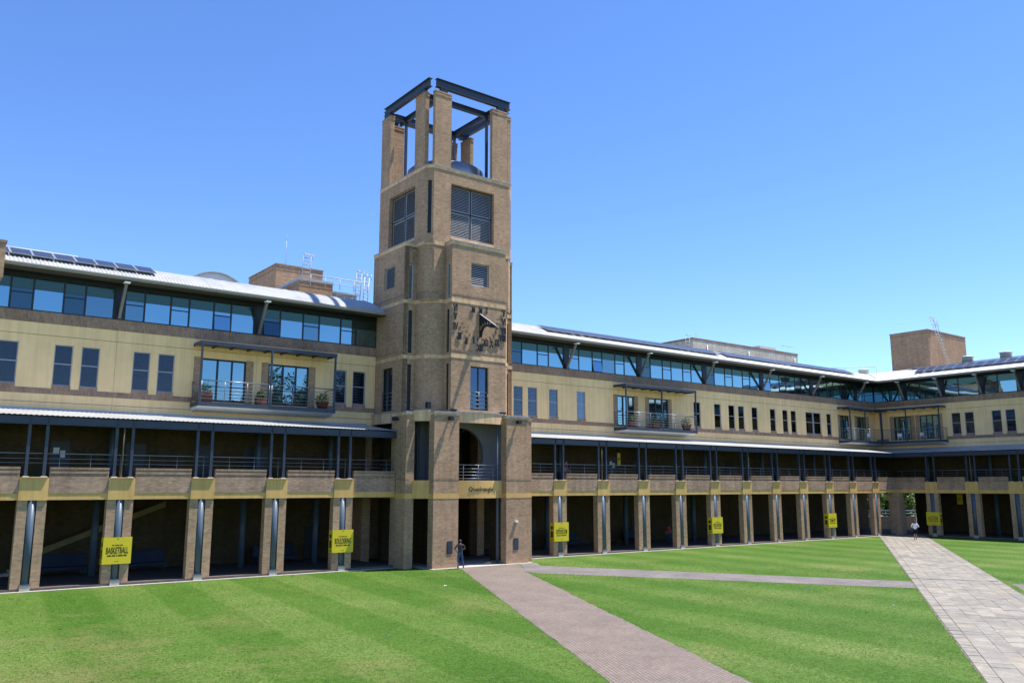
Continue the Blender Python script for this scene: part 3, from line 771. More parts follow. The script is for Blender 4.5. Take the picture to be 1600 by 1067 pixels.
wing(wr, 37.3, XW, 37.87, XW, [40.93, 45.36, 49.81, 54.24, 58.65, 63.06, 67.45, 71.75, 76.12, 80.34, 84.63],
     [(38.2,.95),(40.4,.93),(41.84,.97),(44.05,.96),(47.07,.97),(61.75,.97),(64.72,1.0),(66.86,.95),(68.35,.95),(70.49,.95),(73.48,.95),(75.6,.93),(77.05,.95),(79.69,2.86),(83.6,.88)],
     [45.95, 54.6, 63.49, 72.35, 81.1, 89.8], [dict(u0=51.35, u1=60.42, doors=[(51.75,53.85),(55.7,58.25)], posts=[51.41,55.86,60.36]),
      dict(u0=85.75, u1=93.5, doors=[(86.2,88.0),(89.6,91.6)], posts=[85.85,88.9,92.08], ends=(1,0), rr=False)], 5, m1=1,
     pipes=(1,), doors1=[(50.5,51.5,Z_FL,2.2,1),(66,67,Z_FL,2.2,0),(73,74,Z_FL,2.2,0),(44.5,45.6,.15,2.2,0),(57,58.2,.15,2.2,0),(69,70.2,.15,2.2,0)],
     openback=[(37.87,97.2)])
wf = empty('courtyard_wing', 'shaded cream and brick wing on the far right side', 'building', (XW, 0, 0), R(-90))
wing(wf, -D, -14.0, -D, -14.0, [-45.45, -41.31, -37.18, -33.0, -28.8, -24.5],
     [(-44.08,.95),(-42.69,.95),(-39.93,.95),(-38.58,.95),(-35.0,.95),(-33.6,.95),(-29,.95),(-27.5,.95)],
     [-49.15, -44.9, -40.7, -36.9, -32.5, -28.2, -24], [dict(u0=-51.32, u1=-44.65, doors=[(-50.6,-48.6),(-47.6,-45.5)], posts=[-51.26,-48.4,-44.71], ends=(0,1), lr=False)], 8, m0=-1,
     pipes=(1,), doors1=[(-42,-40.8,Z_FL,2.2,0),(-36,-34.5,Z_FL,2.2,0)], openback=[(-50.8,-14.0)])
cp = MB(); cp.prism([(XW-.62,D-.55),(XW+.55,D-.55),(XW+.55,D+.62),(XW-.62,D+.62)], 0, Z_SOF-.002)
o = cp.build('corner_pier', BR); o.parent = wr; o.location = (0, -D, 0)

# ================================================================ tower
TX, TY = 32.72, 51.2
tw = empty('sundial_tower', 'tall square brick tower with sundial and open steel-framed top', 'tower', (TX, TY, 0))
PF, PO, PI_, SFc, SH, CF, CHf = 5.13, 3.83, 1.93, 4.56, 2.26, 3.68, 3.28
ROT = (0, R(-90), R(180), R(90))
def ring(h, c): return [(-h,-c),(-c,-h),(c,-h),(h,-c),(h,c),(c,h),(-c,h),(-h,c)]
def rounded(h, rho, n=8):
    out = []
    for k, (cx, cy) in enumerate(((-1,-1),(1,-1),(1,1),(-1,1))):
        for i in range(n+1):
            a = R(180+90*k)+R(90)*i/n; out.append((cx*(h-rho)+rho*math.cos(a), cy*(h-rho)+rho*math.sin(a)))
    return out
# shaft
mb = MB(); mb.prism(rounded(CF, 1.25), 9.8, 17.47); mb.build('shaft', BR, tw)
mb = MB(); mb.prism(ring(CF, CHf-.1), 17.47, 21.48); mb.build('shaft', BR, tw)
for z0, z1 in ((13.55, 13.8), (17.35, 17.6)):
    MB().prism(rounded(CF+.025, 1.27), z0, z1).build('stone_band', BANDC, tw)
MB().prism(ring(CF+.03, CHf-.08), 21.36, 21.62).build('stone_band', BANDC, tw)
# soldier course under the second band, on the corners
MB().prism(ring(CF+.006, CHf-.1), 17.605, 18.15).build('soldier_course', BRS, tw)
# belfry storey: four faces with louvred openings, four cut corners with slits
face = wall_holes(-CHf, CHf, 21.48, 27.05, [(-1.86, 1.84, 22.2, 26.0)], .42, lambda u,d,z: (u,-CF+d,z)).mesh('belfry_wall', BR)
cham = wall_holes(0, (CF-CHf)*math.sqrt(2), 21.48, 27.05, [(.15, .42, 22.15, 25.95)], .2,
                  lambda u,d,z: (-CF+u*.7071+d*.7071, -CHf-u*.7071+d*.7071, z)).mesh('cut_corner', BR)
slit = MB(); q = .7071
slit.hexa([(-CF+.1*q+.1*q,-CHf-.1*q+.1*q,22.1),(-CF+.48*q+.1*q,-CHf-.48*q+.1*q,22.1),(-CF+.48*q+.16*q,-CHf-.48*q+.16*q,22.1),(-CF+.1*q+.16*q,-CHf-.1*q+.16*q,22.1)],
          [(-CF+.1*q+.1*q,-CHf-.1*q+.1*q,26.0),(-CF+.48*q+.1*q,-CHf-.48*q+.1*q,26.0),(-CF+.48*q+.16*q,-CHf-.48*q+.16*q,26.0),(-CF+.1*q+.16*q,-CHf-.1*q+.16*q,26.0)])
slit_me = slit.mesh('slit_window', DARK)
def louvre(w, h, nx, nz, ns, frame=.09, fm=DARK):
    f = MB(); 
    f.box(-w/2,-w/2+frame,0,.12,0,h); f.box(w/2-frame,w/2,0,.12,0,h); f.box(-w/2+frame,w/2-frame,0,.12,0,frame); f.box(-w/2+frame,w/2-frame,0,.12,h-frame,h)
    for i in range(1, nx): x = -w/2+w*i/nx; f.box(x-frame*.6,x+frame*.6,-.004,.12,frame,h-frame)
    for j in range(1, nz): z = h*j/nz; f.box(-w/2+frame,w/2-frame,-.008,.116,z-frame*.6,z+frame*.6)
    inner = []
    for i in range(nx):
        for j in range(nz):
            a = -w/2+w*i/nx+frame*.75; b = -w/2+w*(i+1)/nx-frame*.75; c = h*j/nz+frame*.75; d = h*(j+1)/nz-frame*.75
            s = MB(); t = .035
            s.box(a,a+t,.015,.08,c,d); s.box(b-t,b,.015,.08,c,d); s.box(a+t,b-t,.015,.08,c,c+t); s.box(a+t,b-t,.015,.08,d-t,d)
            k = ns
            for m_ in range(k):
                z = c+t+(d-c-2*t)*(m_+.5)/k
                s.hexa([(a+t,.02,z-.045),(b-t,.02,z-.045),(b-t,.03,z-.045),(a+t,.03,z-.045)], [(a+t,.10,z+.035),(b-t,.10,z+.035),(b-t,.11,z+.035),(a+t,.11,z+.035)])
            inner.append(s.mesh('louvre_slats', LOUV))
    bk = MB().box(-w/2+.01,w/2-.01,.16,.18,.01,h-.01).mesh('vent_backing', GLOOM)
    return f.mesh('louvre_window', fm), inner, bk
LB = louvre(3.7, 3.8, 2, 2, 15)
LS = louvre(1.49, 1.6, 1, 1, 12, .03, LOUV)
LN = louvre(.36, 2.45, 1, 1, 18, .03, LOUV)
def add_louvre(parts, loc, rot, par=tw):
    o = inst('louvre_window', parts[0], par, loc, rot)
    for s in parts[1]: stuff(inst('louvre_slats', s, o))
    inst('vent_backing', parts[2], o); return o
def rp(p, a): return Matrix.Rotation(a, 3, 'Z') @ Vector(p)
bsill = MB(); bsill.hexa([(-1.86,-CF-.02,22.0),(1.84,-CF-.02,22.0),(1.84,-CF+.36,22.0),(-1.86,-CF+.36,22.0)], [(-1.86,-CF-.02,22.1),(1.84,-CF-.02,22.1),(1.84,-CF+.36,22.26),(-1.86,-CF+.36,22.26)])
bsill_me = bsill.mesh('sloped_sill', BANDC)
# projecting bays on each side
def bay_meshes():
    fn = lambda u,d,z: (u,-SFc+d,z)
    fr = wall_holes(-SH, SH, 9.8, 21.36, [(-.69,.80,18.7,20.3), (-.69,.80,10.15,13.1)], .3, fn)
    ls_ = wall_holes(0, SFc-CF+.1, 9.8, 21.36, [(.26,.62,10.1,13.2),(.26,.62,13.95,16.9),(.26,.62,17.65,20.1)], .14, lambda u,d,z: (-SH+d,-SFc+u,z))
    rs_ = wall_holes(0, SFc-CF+.1, 9.8, 21.36, [(.26,.62,10.1,13.2),(.26,.62,13.95,16.9),(.26,.62,17.65,20.1)], .14, lambda u,d,z: (SH-d,-SFc+u,z))
    tp = MB().box(-SH,SH,-SFc+.31,-CF+.12,21.2,21.359)
    return fr.mesh('bay_front', BR), ls_.mesh('bay_side', BR), rs_.mesh('bay_side', BR), tp.mesh('bay_top', LEAD)
BAY = bay_meshes()
def bayband(z0, z1, pr):
    mb = MB(); mb.box(-SH-pr, SH+pr, -SFc-pr, -CF+.05, z0, z1); return mb.mesh('stone_band', BANDC)
bb = [bayband(13.55,13.8,.025), bayband(17.35,17.6,.025), bayband(21.362,21.6,.03)]
flash_me = MB().box(-SH-.06,SH+.06,-SFc-.07,-CF+.02,21.602,21.64).mesh('cap_flashing', LEAD)
strg = [MB().box(-SH-.015,SH+.015,-SFc-.018,-SFc+.1,z,z+.13).mesh('string_course', BRS) for z in (14.02, 17.86)]
cols_me = MB().box(-.16,.16,-.05,.01,0,3.0).mesh('slot_window', DARK)
# top pillars and steel
pil = MB(); pil.box(-.68,.68,0,.30,27.05,32.30); pil.box(-.71,.71,-.03,.33,32.301,32.40); pil.box(-.67,.67,.01,.29,32.401,32.50); pil.box(-.71,.71,-.03,.33,32.501,32.60)
pil_me = pil.mesh('top_pillar', BR)
def ibeam(L, h, w):
    m = MB(); m.box(-L/2,L/2,-w/2,w/2,0,.04); m.box(-L/2,L/2,-w/2,w/2,h-.04,h); m.box(-L/2,L/2,-.02,.02,.041,h-.041); return m
ib = ibeam(6.5, .62, .32).mesh('roof_beam', STEEL); ib2 = ibeam(6.3, .42, .24).mesh('cross_beam', STEEL)
bear_me = MB().box(-.28,.28,-.12,.12,0,.32).mesh('bearing', STEEL)
for k, a in enumerate(ROT):
    rz = (0,0,a)
    inst('belfry_wall', face, tw, rot=rz); inst('cut_corner', cham, tw, rot=rz); inst('slit_window', slit_me, tw, rot=rz)
    add_louvre(LB, rp((-.01, -CF+.30, 22.2), a), rz); inst('sloped_sill', bsill_me, tw, rot=rz)
    f = inst('bay_front', BAY[0], tw, rot=rz); inst('bay_side', BAY[1], tw, rot=rz); inst('bay_side', BAY[2], tw, rot=rz); inst('bay_top', BAY[3], tw, rot=rz)
    for m_ in bb: inst('stone_band', m_, tw, rot=rz)
    inst('cap_flashing', flash_me, tw, rot=rz)
    for m_ in strg: inst('string_course', m_, tw, rot=rz)
    add_louvre(LS, rp((.055, -SFc+.10, 18.7), a), rz)
    # tall window with rail
    d = MB(); d.box(-.69,-.61,0,.08,0,2.95); d.box(.72,.80,0,.08,0,2.95); d.box(-.61,.72,0,.08,2.87,2.95); d.box(-.61,.72,0,.08,0,.08); d.box(.01,.10,-.005,.075,.08,2.87)
    dd = d.build('tall_window', DARK, tw, rp((0,-SFc+.16,10.15), a), rz)
    for x0, x1 in ((-.61,.01),(.10,.72)): MB().box(x0,x1,.03,.045,.08,2.87).build('pane', GLASST, dd)
    r_ = MB()
    for z in (.15,.42,.69,.96,1.22): r_.tube((-.69,-.10,z),(.80,-.10,z),.022 if z > 1.2 else .014,n=6)
    for x in (-.66,.055,.77): r_.tube((x,-.10,.02),(x,-.10,1.22),.02,n=6)
    r_.build('window_rail', RAILM, dd)
    for sgn in (-1, 1):
        for z, hh in ((10.1,3.1),(13.95,2.95)):
            inst('slot_window', MB().box(-.02,.02,-.19,.19,0,hh).mesh('slot_window', DARK), tw, rp((sgn*(SH-.11), -SFc+.44, z), a), rz)
        add_louvre(LN, rp((sgn*(SH-.03), -SFc+.44, 17.65), a), (0,0,a+R(90)*sgn))
    for x in (-2.58, 2.36+.0): inst('top_pillar', pil_me, tw, rp((x,-CF,0), a), rz)
    inst('roof_beam', ib, tw, rp((.12,-CF+.18,32.93), a), rz)
    for x in (-2.5, 2.5): inst('bearing', bear_me, tw, rp((x,-CF+.18,32.605), a), rz)
    inst('cross_beam', ib2, tw, rp((0,-2.2,32.52 if k % 2 else 32.50), a), rz)
    inst('steel_post', MB().box(-.085,.085,-.085,.085,27.0,32.49).mesh('steel_post', STEEL), tw, rp((-2.2,-2.2,0), a), rz)
MB().prism(ring(CF+.025, CHf+.01), 26.84, 27.06).build('stone_band', BANDC, tw)
MB().prism(ring(CF+.06, CHf+.03), 27.062, 27.09).build('cap_flashing', LEAD, tw)
MB().prism(ring(CF-.5, CHf-.3), 26.6, 26.83).build('terrace_slab', CONC, tw)
MB().lathe([(2.85,27.0),(2.85,28.15),(2.75,28.25),(1.2,28.4),(.01,28.42)], 40).build('roof_drum', DRUM, tw)
# base storeys: eight piers, curved beams, terrace
pr = MB(); pr.box(-PO,-PI_,-PF,-PF+.62,0,4.33); pr.box(-PO,-PI_,-PF,-PF+.62,4.651,9.65); pier_b = pr.mesh('tower_pier', BR)
pband = MB().box(-PO-.012,-PI_+.012,-PF-.014,-PF+.63,4.331,4.65).mesh('pier_band', OCHRE)
pcap = MB().box(-PO-.03,-PI_+.03,-PF-.04,-PF+.66,9.651,9.80).mesh('pier_cap', BANDC)
pfl = MB().box(-PO-.06,-PI_+.06,-PF-.08,-PF+.7,9.802,9.86).mesh('pier_flashing', LEAD)
pln = MB().box(-PO-.012,-PI_+.012,-PF-.012,-PF+.3,5.50,5.62).mesh('string_course', BRS)
def curved(pts, th, z0, z1):
    mb = MB(); n = len(pts); nr = []
    for i in range(n):
        a = Vector(pts[max(0,i-1)]); b = Vector(pts[min(n-1,i+1)]); t = (b-a).normalized(); nr.append(Vector((-t.y, t.x)))
    o = [Vector(p) for p in pts]; q = [p+m*th for p, m in zip(o, nr)]
    for i in range(n-1):
        mb.hexa([(*o[i],z0),(*o[i+1],z0),(*q[i+1],z0),(*q[i],z0)], [(*o[i],z1),(*o[i+1],z1),(*q[i+1],z1),(*q[i],z1)])
    return mb
arcp = [(x, -PF+.42-.30*(1-(x/1.93)**2)) for x in [1.93*(i/7-1) for i in range(15)]]
def bez(a, c, b, n=9): return [tuple(Vector(a)*(1-t)**2+Vector(c)*2*t*(1-t)+Vector(b)*t*t) for t in [i/n for i in range(n+1)]]
crn = bez((-PF+.5,-PO), (-PF+.62,-PF+.62), (-PO,-PF+.5))
beamF = curved(arcp, .35, 4.335, 5.48).mesh('curved_beam', OCHRE); fascF = curved(arcp, .35, 9.25, 9.93).mesh('curved_fascia', BANDC)
beamC = curved(crn, .3, 4.335, 5.48).mesh('curved_beam', OCHRE); fascC = curved(crn, .3, 9.25, 9.93).mesh('curved_fascia', BANDC)
flF = curved([(x, y-.05) for x, y in arcp], .5, 9.932, 9.965).mesh('fascia_flashing', LEAD); flC = curved([(x-.03,y-.03) for x,y in crn], .4, 9.932, 9.965).mesh('fascia_flashing', LEAD)
mirror = Matrix.Diagonal((-1,1,1,1))
def flipped(me):
    m_ = me.copy(); m_.transform(mirror); m_.flip_normals(); return m_
pset = [(n_, me, flipped(me)) for n_, me in (('tower_pier',pier_b),('pier_band',pband),('pier_cap',pcap),('pier_flashing',pfl),('string_course',pln))]
lampm = MB(); lampm.box(-.14,.14,-.42,-.16,-.12,.12); lampm.box(-.05,.05,-.16,0,-.05,.05); lamp_me = lampm.mesh('flood_light', DARK)
for k, a in enumerate(ROT):
    rz = (0,0,a)
    for n_, A, B in pset: inst(n_, A, tw, rot=rz); inst(n_, B, tw, rot=rz)
    for n_, m_ in (('curved_beam',beamF),('curved_fascia',fascF),('curved_beam',beamC),('curved_fascia',fascC),('fascia_flashing',flF),('fascia_flashing',flC)): inst(n_, m_, tw, rot=rz)
    for x in (-2.75, 2.80): inst('flood_light', lamp_me, tw, rp((x,-PF,9.42), a), rz)
    r_ = MB()
    for z in (5.62,5.83,6.04,6.25,6.5): r_.tube((-1.93,-PF+.55,z),(1.93,-PF+.55,z),.026 if z > 6.4 else .015,n=6)
    for x in (-1.2,0,1.2): r_.tube((x,-PF+.55,5.48),(x,-PF+.55,6.5),.022,n=6)
    r_.build('upper_rail', RAILM, tw, rot=rz)
    inst('inner_pier', MB().box(-2.6,-1.95,-3.5,-2.9,0,9.3).mesh('inner_pier', BRI), tw, rot=rz)
MB().prism(ring(4.2, 3.6), 4.5, 5.45).build('upper_floor', CEIL, tw)
MB().prism(ring(4.3, 3.7), 9.5, 9.9).build('terrace_slab', CONC, tw)
MB().box(-3,3,2.4,2.7,0.04,4.5).build('passage_wall', BRI, tw)
MB().box(-2.4,-2.1,-2.4,2.4,0.04,4.5).build('passage_wall', BRI, tw)
# grey screen wall with a great round opening
sw = MB(); nseg = 48; cz, cr = 7.25, 1.80; x0, x1, z0, z1 = -3.4, 3.4, 5.45, 9.5
ci, ce = [], []
for i in range(nseg):
    t = 2*math.pi*i/nseg; c, s = math.cos(t), math.sin(t)
    ci.append((cr*c, cz+cr*s))
    kx = (x1 if c > 0 else x0)/c if abs(c) > 1e-9 else 1e9; kz = ((z1-cz) if s > 0 else (z0-cz))/s if abs(s) > 1e-9 else 1e9
    kk = min(abs(kx), abs(kz)); ce.append((kk*c, cz+kk*s))
for i in range(nseg):
    j = (i+1) % nseg
    for y in (-2.63, -2.33): sw.add([(ci[i][0],y,ci[i][1]),(ci[j][0],y,ci[j][1]),(ce[j][0],y,ce[j][1]),(ce[i][0],y,ce[i][1])], [(0,1,2,3)])
    sw.add([(ci[i][0],-2.63,ci[i][1]),(ci[j][0],-2.63,ci[j][1]),(ci[j][0],-2.33,ci[j][1]),(ci[i][0],-2.33,ci[i][1])], [(0,1,2,3)])
for cx_, cz_ in ((x0,z1),(x1,z1),(x0,z0),(x1,z0)):     # corners the fan leaves open
    near = sorted(ce, key=lambda p: (p[0]-cx_)**2+(p[1]-cz_)**2)[:2]
    for y in (-2.63,-2.33): sw.add([(near[0][0],y,near[0][1]),(near[1][0],y,near[1][1]),(cx_,y,cz_)], [(0,1,2)])
sw.build('screen_wall', PLAST, tw)
MB().box(-2.9,-2.6,-3.4,3.4,5.45,9.5).build('screen_wall', PLAST, tw)
MB().box(-2.5,3.4,2.4,2.7,5.45,9.5).build('back_wall', GLOOM, tw)
MB().box(-5.1,5.1,5.5,8.8,0,17.2).build('link_block', BRI, tw)
for s_ in (-1, 1): MB().box(*sorted((s_*5.1, s_*4.4)),2.9,5.45,0,9.3).build('passage_wall', BRI, tw)
# lettering on the front beam
def width(txt):
    me = text_mesh(txt, .40, .01, 1.0, align='LEFT', bold=.002, space=1.06)
    w_ = max(v.co.x for v in me.vertices); bpy.data.meshes.remove(me); return w_
W_ = width('Quadrangle'); word = 'Quadrangle'
for i, ch in enumerate(word):
    x = -W_/2+width(word[:i+1])-width(ch)/2-.03
    me = text_mesh(ch, .40, .01, 1.0, bold=.002); me.materials.append(INK)
    yb_ = -PF+.42-.30*(1-(x/1.93)**2); ang_ = math.atan(.60*x/1.93**2)
    inst('letter', me, tw, (x, yb_-.014, 4.80), (0, 0, ang_))
for x in (-2.56, 2.73): 
    o = bx('plaque', DARK, tw, x-.2, x+.2, -PF-.03, -PF-.002, .92, 1.68)
    bx('plaque_panel', STEEL, o, x-.17, x+.17, -PF-.036, -PF-.031, .96, 1.64)
bx('small_lamp', WHITE, tw, 2.6, 2.85, -PF-.14, -PF-.002, 2.72, 2.84)
MB().tube((PI_-.2,-PF+.75,.05),(PI_-.2,-PF+.75,9.3),.09,n=12).build('downpipe', STEELC, tw)
bx('spotlight', DARK, tw, -3.72+.02, -3.42, -4.02, -3.75, 10.15, 10.55)
for x in (-2.05, 2.0): 
    s_ = bx('spotlight', DARK, tw, x-.22, x+.22, -PF+.42, -PF+.60, 10.0, 10.12)
# ---------------- sundial
def gnomon():
    ang = R(9)
    c, s = math.cos(ang), math.sin(ang)
    poly = [(0,16.76),(1.55,15.74),(1.52,15.62),(1.15,15.62),(.85,15.78),(.60,15.80),(.40,15.68),(.27,15.45),(.20,15.12),(0,15.12)]
    # outline stitched as strips from the style edge
    mb = MB(); th = .035
    def P(d, z, o): return (.04+d*s+o*c, -SFc-d*c+o*s, z)
    top = [(0,16.76),(.26,16.59),(.42,16.48),(.60,16.365),(.82,16.22),(1.12,16.02),(1.55,15.74)]
    low = [(0,15.12),(.20,15.12),(.29,15.50),(.46,15.75),(.72,15.82),(1.08,15.68),(1.50,15.60)]
    for i in range(6):
        a, b, cc, d = top[i], top[i+1], low[i+1], low[i]
        mb.hexa([P(*a,-th),P(*b,-th),P(*cc,-th),P(*d,-th)], [P(*a,th),P(*b,th),P(*cc,th),P(*d,th)])
    g_ = mb.build('sundial_gnomon', DARK, tw)
    e = MB(); e.beam(P(-.02,16.80,0), P(1.60,15.735,0), .10, .035); e.build('style_edge', LEAD, g_)
    n_ = MB()
    for i in range(7):
        t = R(200-i*24); d0, z0_ = .72+.50*math.cos(t), 15.60+.26*math.sin(t)+.0; d1, z1_ = .72+.72*math.cos(t)*.95, 15.62+.46*math.sin(t)
        if z1_ > 15.5: n_.beam(P(max(.06,d0),z0_+.08,-.045), P(max(.1,d1),z1_+.02,-.045), .02, .05)
    n_.build('style_rays', BANDC, g_)
gnomon()
for txt, x, z in [('VI',30.73,16.96),('V',30.74,16.38),('IV',30.76,15.70),('III',31.08,15.05),('II',31.64,14.78),('I',32.26,14.86),('XII',32.75,14.42),('XI',33.22,14.80),('X',33.73,14.75),('IX',34.21,14.90),('VIII',34.70,15.28),('VII',34.76,15.80),('VI',34.79,16.44),('V',34.79,17.05),('M',32.19,17.02),('M',32.80,17.04),('I',33.32,17.05)]:
    me = text_mesh(txt, .66 if txt != 'M' else .56, .025, .62, bold=.018); me.materials.append(DARK)
    inst('numeral', me, tw, (x-TX, -SFc-.055, z-.22))
for i, t in enumerate([R(197+i*13.2) for i in range(14)]):
    p0 = (32.76-TX+1.45*math.cos(t), 16.35+1.28*math.sin(t)); p1 = (32.76-TX+1.66*math.cos(t), 16.35+1.48*math.sin(t))
    MB().beam((p0[0],-SFc-.05,p0[1]), (p1[0],-SFc-.05,p1[1]), .03, .05).build('hour_mark', DARK, tw)

# ================================================================ sign boards on the piers
def sign(word, label, base, rotz, words2, grp='yellow sign boards on the arcade piers'):
    t = empty('sign_board', label, 'sign', base, rotz, grp)
    bx('front_board', YEL, t, -.70, .70, -.12, -.09, 1.12, 2.47)
    for s in (-1, 1): bx('side_board', YEL, t, *(sorted((s*.70, s*.675))), -.088, .36, 1.12, 2.47)
    L = max(len(word), 9)
    me = text_mesh(word, .46, .003, .62*10.5/(L+.8)*.80, bold=.006); me.materials.append(INK)
    w = max(v.co.x for v in me.vertices)-min(v.co.x for v in me.vertices)
    inst('lettering', me, t, (0, -.124, 1.66), scale=(1.08/w, 1, 1))
    # lines of print too small to read
    for z, h, ws in ((2.075, .05, (.12,.20,.14)), (1.545, .075, (.20,.17,.05,.24,.15)), (1.25, .018, (.2,))):
        tot = sum(ws)+.035*(len(ws)-1); x = -tot/2; mb = MB()
        for q_ in ws: mb.box(x, x+q_, -.1225, -.1205, z-h/2, z+h/2); x += q_+.035
        mb.build('small_print', INK, t)
    mb = MB(); mb.prism([(-.04,0),(.04,0),(.012,-.07),(-.012,-.07)], 0, .002); mb.build('pin_mark', INK, t, (0,-.1205,2.42), (R(90),0,0))
    for s in (-1, 1):
        mb = MB(); x = s*.703
        for z, h in ((2.1,.22),(1.62,.45),(1.24,.06)): mb.box(min(x,x-s*.002)+ (0 if s<0 else .0), max(x,x-s*.002), .02, .28, z-h/2, z+h/2)
        mb.build('side_print', INK, t)
    return t
sign('BASKETBALL', 'yellow sign reading BASKETBALL on a pier left of the tower', (10.43+CW/2, D, 0), 0, None)
sign('BOULDERING', 'yellow sign reading BOULDERING on the pier nearest the tower', (23.30+CW/2, D, 0), 0, None)
sign('OUTDOOR GYM', 'yellow sign reading OUTDOOR GYM on the first pier right of the tower', (40.93+CW/2, D, 0), 0, None)
sign('PICK UP & PLAY', 'yellow sign on the fifth pier right of the tower', (58.65+CW/2, D, 0), 0, None)
sign('TEAM FIT', 'yellow sign on the third pier from the inner corner, sunlit wing', (76.12+CW/2, D, 0), 0, None)
sign('SOCIAL SPORT', 'shaded yellow sign on the first pier of the far wing', (XW, 45.45-CW/2, 0), R(-90), None)

# ================================================================ roof-top things
pm = MB(); pm.box(-.5,.5,-.78,.78,-.02,.015); pan_frame = pm.mesh('solar_panel', LEAD)
pan_cell = MB().box(-.47,.47,-.75,.75,.016,.020).mesh('cell_sheet', SOLAR)
def panel(root_m, u, th, label, grp, wsc=1.0):
    v, z = arc(th); n = (-math.sin(R(th)), math.cos(R(th)))
    o = inst('solar_panel', pan_frame); c = inst('cell_sheet', pan_cell, o)
    loc = root_m @ Vector((u, v+n[0]*.14, z+n[1]*.14))
    o.matrix_world = Matrix.Translation(loc) @ root_m.to_3x3().to_4x4() @ Matrix.Rotation(R(th), 4, 'X') @ Matrix.Diagonal((wsc,1,1,1))
    tag(o, label, 'solar panel', grp)
mL = Matrix.Translation((0, D, 0)); mF = Matrix.Translation((XW, 0, 0)) @ Matrix.Rotation(R(-90), 4, 'Z')
for i in range(9): panel(mL, 3.68+i*1.09, 23.5, 'dark blue solar panel in the short row on the left wing roof', 'solar panels on the left roof', 1.05)
for i in range(44):
    u = 43.9+i*1.035
    if 65.6 < u < 66.6: continue
    panel(mL, u, 23.5, 'blue solar panel in the long row right of the tower', 'solar panels on the long roof')
for i in range(13):
    panel(mF, -47.0+i*1.06, 22.5, 'dark solar panel in the lower row on the far wing roof', 'solar panels in the lower far row', 1.02)
    panel(mF, -48.6+i*1.06, 10.5, 'dark solar panel in the upper row on the far wing roof', 'solar panels in the upper far row', 1.02)
vent = MB(); vent.lathe([(.58,0),(.58,.95),(.66,.96),(.66,1.06),(.40,1.16),(.01,1.18)], 24); vent_me = vent.mesh('roof_vent', VENTM)
for (x, y, z, lb) in ((96.4,43.1,18.2,'pale round roof vent just right of the far brick plant room'),(96.4,39.1,18.2,'pale round roof vent nearest the right picture edge'),(96.6,55.6,18.1,'pale round roof vent above the inner corner')):
    o = inst('roof_vent', vent_me, None, (x,y,z)); tag(o, lb, 'roof vent', 'round vents on the far roofs')
    bx('vent_hood_rim', WHITE, o, -.05,.05,-.05,.05,1.175,1.22)
def plant(label, x0, x1, y0, y1, z0, z1, m=BR, cap=DARK, caph=.12, capm=None, grp='rooftop plant rooms'):
    t = empty('plant_room', label, 'plant room', ((x0+x1)/2,(y0+y1)/2,z0), 0, grp)
    w, d, h = (x1-x0)/2, (y1-y0)/2, z1-z0
    bx('wall', m, t, -w,w,-d,d,0,h-caph)
    bx('soldier_course', BRS, t, -w-.015,w+.015,-d-.015,d+.015,h-caph-.42,h-caph-.2)
    bx('coping', capm or LEAD, t, -w-.05,w+.05,-d-.05,d+.05,h-caph+.002,h)
    return t
plant('large brown brick plant room behind the left wing', 26.0, 30.2, 66.76, 73.1, 8, 23.55, capm=BRS)
plant('lower brick plant room with pale coping behind the left wing', 26.0, 28.85, 61.79, 66.3, 8, 21.33, caph=.22)
plant('brown brick plant room behind the far wing roof', 101.4, 111.05, 49.72, 54.5, 8, 23.95, capm=BRS)
lp = empty('louvred_plant_box', 'grey louvred plant housing beside the tower', 'plant housing', (30.0, 62.3, 17))
bx('housing', VENTM, lp, -1.1,1.3,.1,2.5,0,3.6); 
for i in range(9): bx('louvre_slat', LEAD, lp, -1.1,1.3,-.02,.08,1.3+i*.24,1.3+i*.24+.13)
bx('roof_lid', LEAD, lp, -1.15,1.35,-.06,2.6,3.602,3.75)
def ladder(label, p, q, side, w=.45, rungs=9, hoop=True, grp='roof access ladders', cage=False):
    p, q, side = Vector(p), Vector(q), Vector(side).normalized()
    t = empty('access_ladder', label, 'ladder', tuple(p), 0, grp); d = q-p
    for s in (-1, 1): MB().tube(side*s*w/2, d+side*s*w/2, .03, n=6).build('stile', PALEG, t)
    for i in range(1, rungs): MB().tube(d*(i/rungs)-side*w/2, d*(i/rungs)+side*w/2, .03, n=6).build('rung', PALEG, t)
    if hoop:
        MB().tube(d-side*w/2, d+side*w/2, .045, n=6).build('top_bar', PALEG, t)
        nrm = side.cross(d).normalized()
        for s in (-1,1): MB().path([d+side*s*w/2, d+side*s*(w/2)+nrm*.35, d*.8+side*s*(w/2)+nrm*.35], .022).build('grab_rail', PALEG, t)
    if cage:
        nrm = d.cross(side).normalized()
        if nrm.y > 0: nrm = -nrm
        for f_ in (.45,.55,.65,.75,.85,.95):
            pts = [d*f_+side*math.cos(R(a_))*.38+nrm*(.35+.38*math.sin(R(a_))-.35) for a_ in range(0,181,30)]
            MB().path(pts, .02).build('cage_hoop', LEAD, t)
        for a_ in (40, 90, 140):
            o_ = side*math.cos(R(a_))*.38+nrm*(.38*math.sin(R(a_))); MB().tube(d*.45+o_, d*.95+o_, .018, n=6).build('cage_bar', LEAD, t)
    return t
ladder('white roof ladder standing on the plant room behind the left wing', (26.37,61.4,20.9), (26.32,61.2,23.1), (1,0,0), .62, 8)
ladder('white roof ladder with hoop close to the tower', (30.15,60,19.3), (30.30,60,22.1), (1,0,0), .45, 9)
ladder('leaning white roof ladder beside the tower wall', (30.45,59.2,19.3), (30.95,59.9,21.8), (1,0,0), .40, 8)
ladder('white hooped ladder on the roof behind the long panels', (83.3,72,21.0), (83.55,72,24.4), (1,0,0), .75, 8)
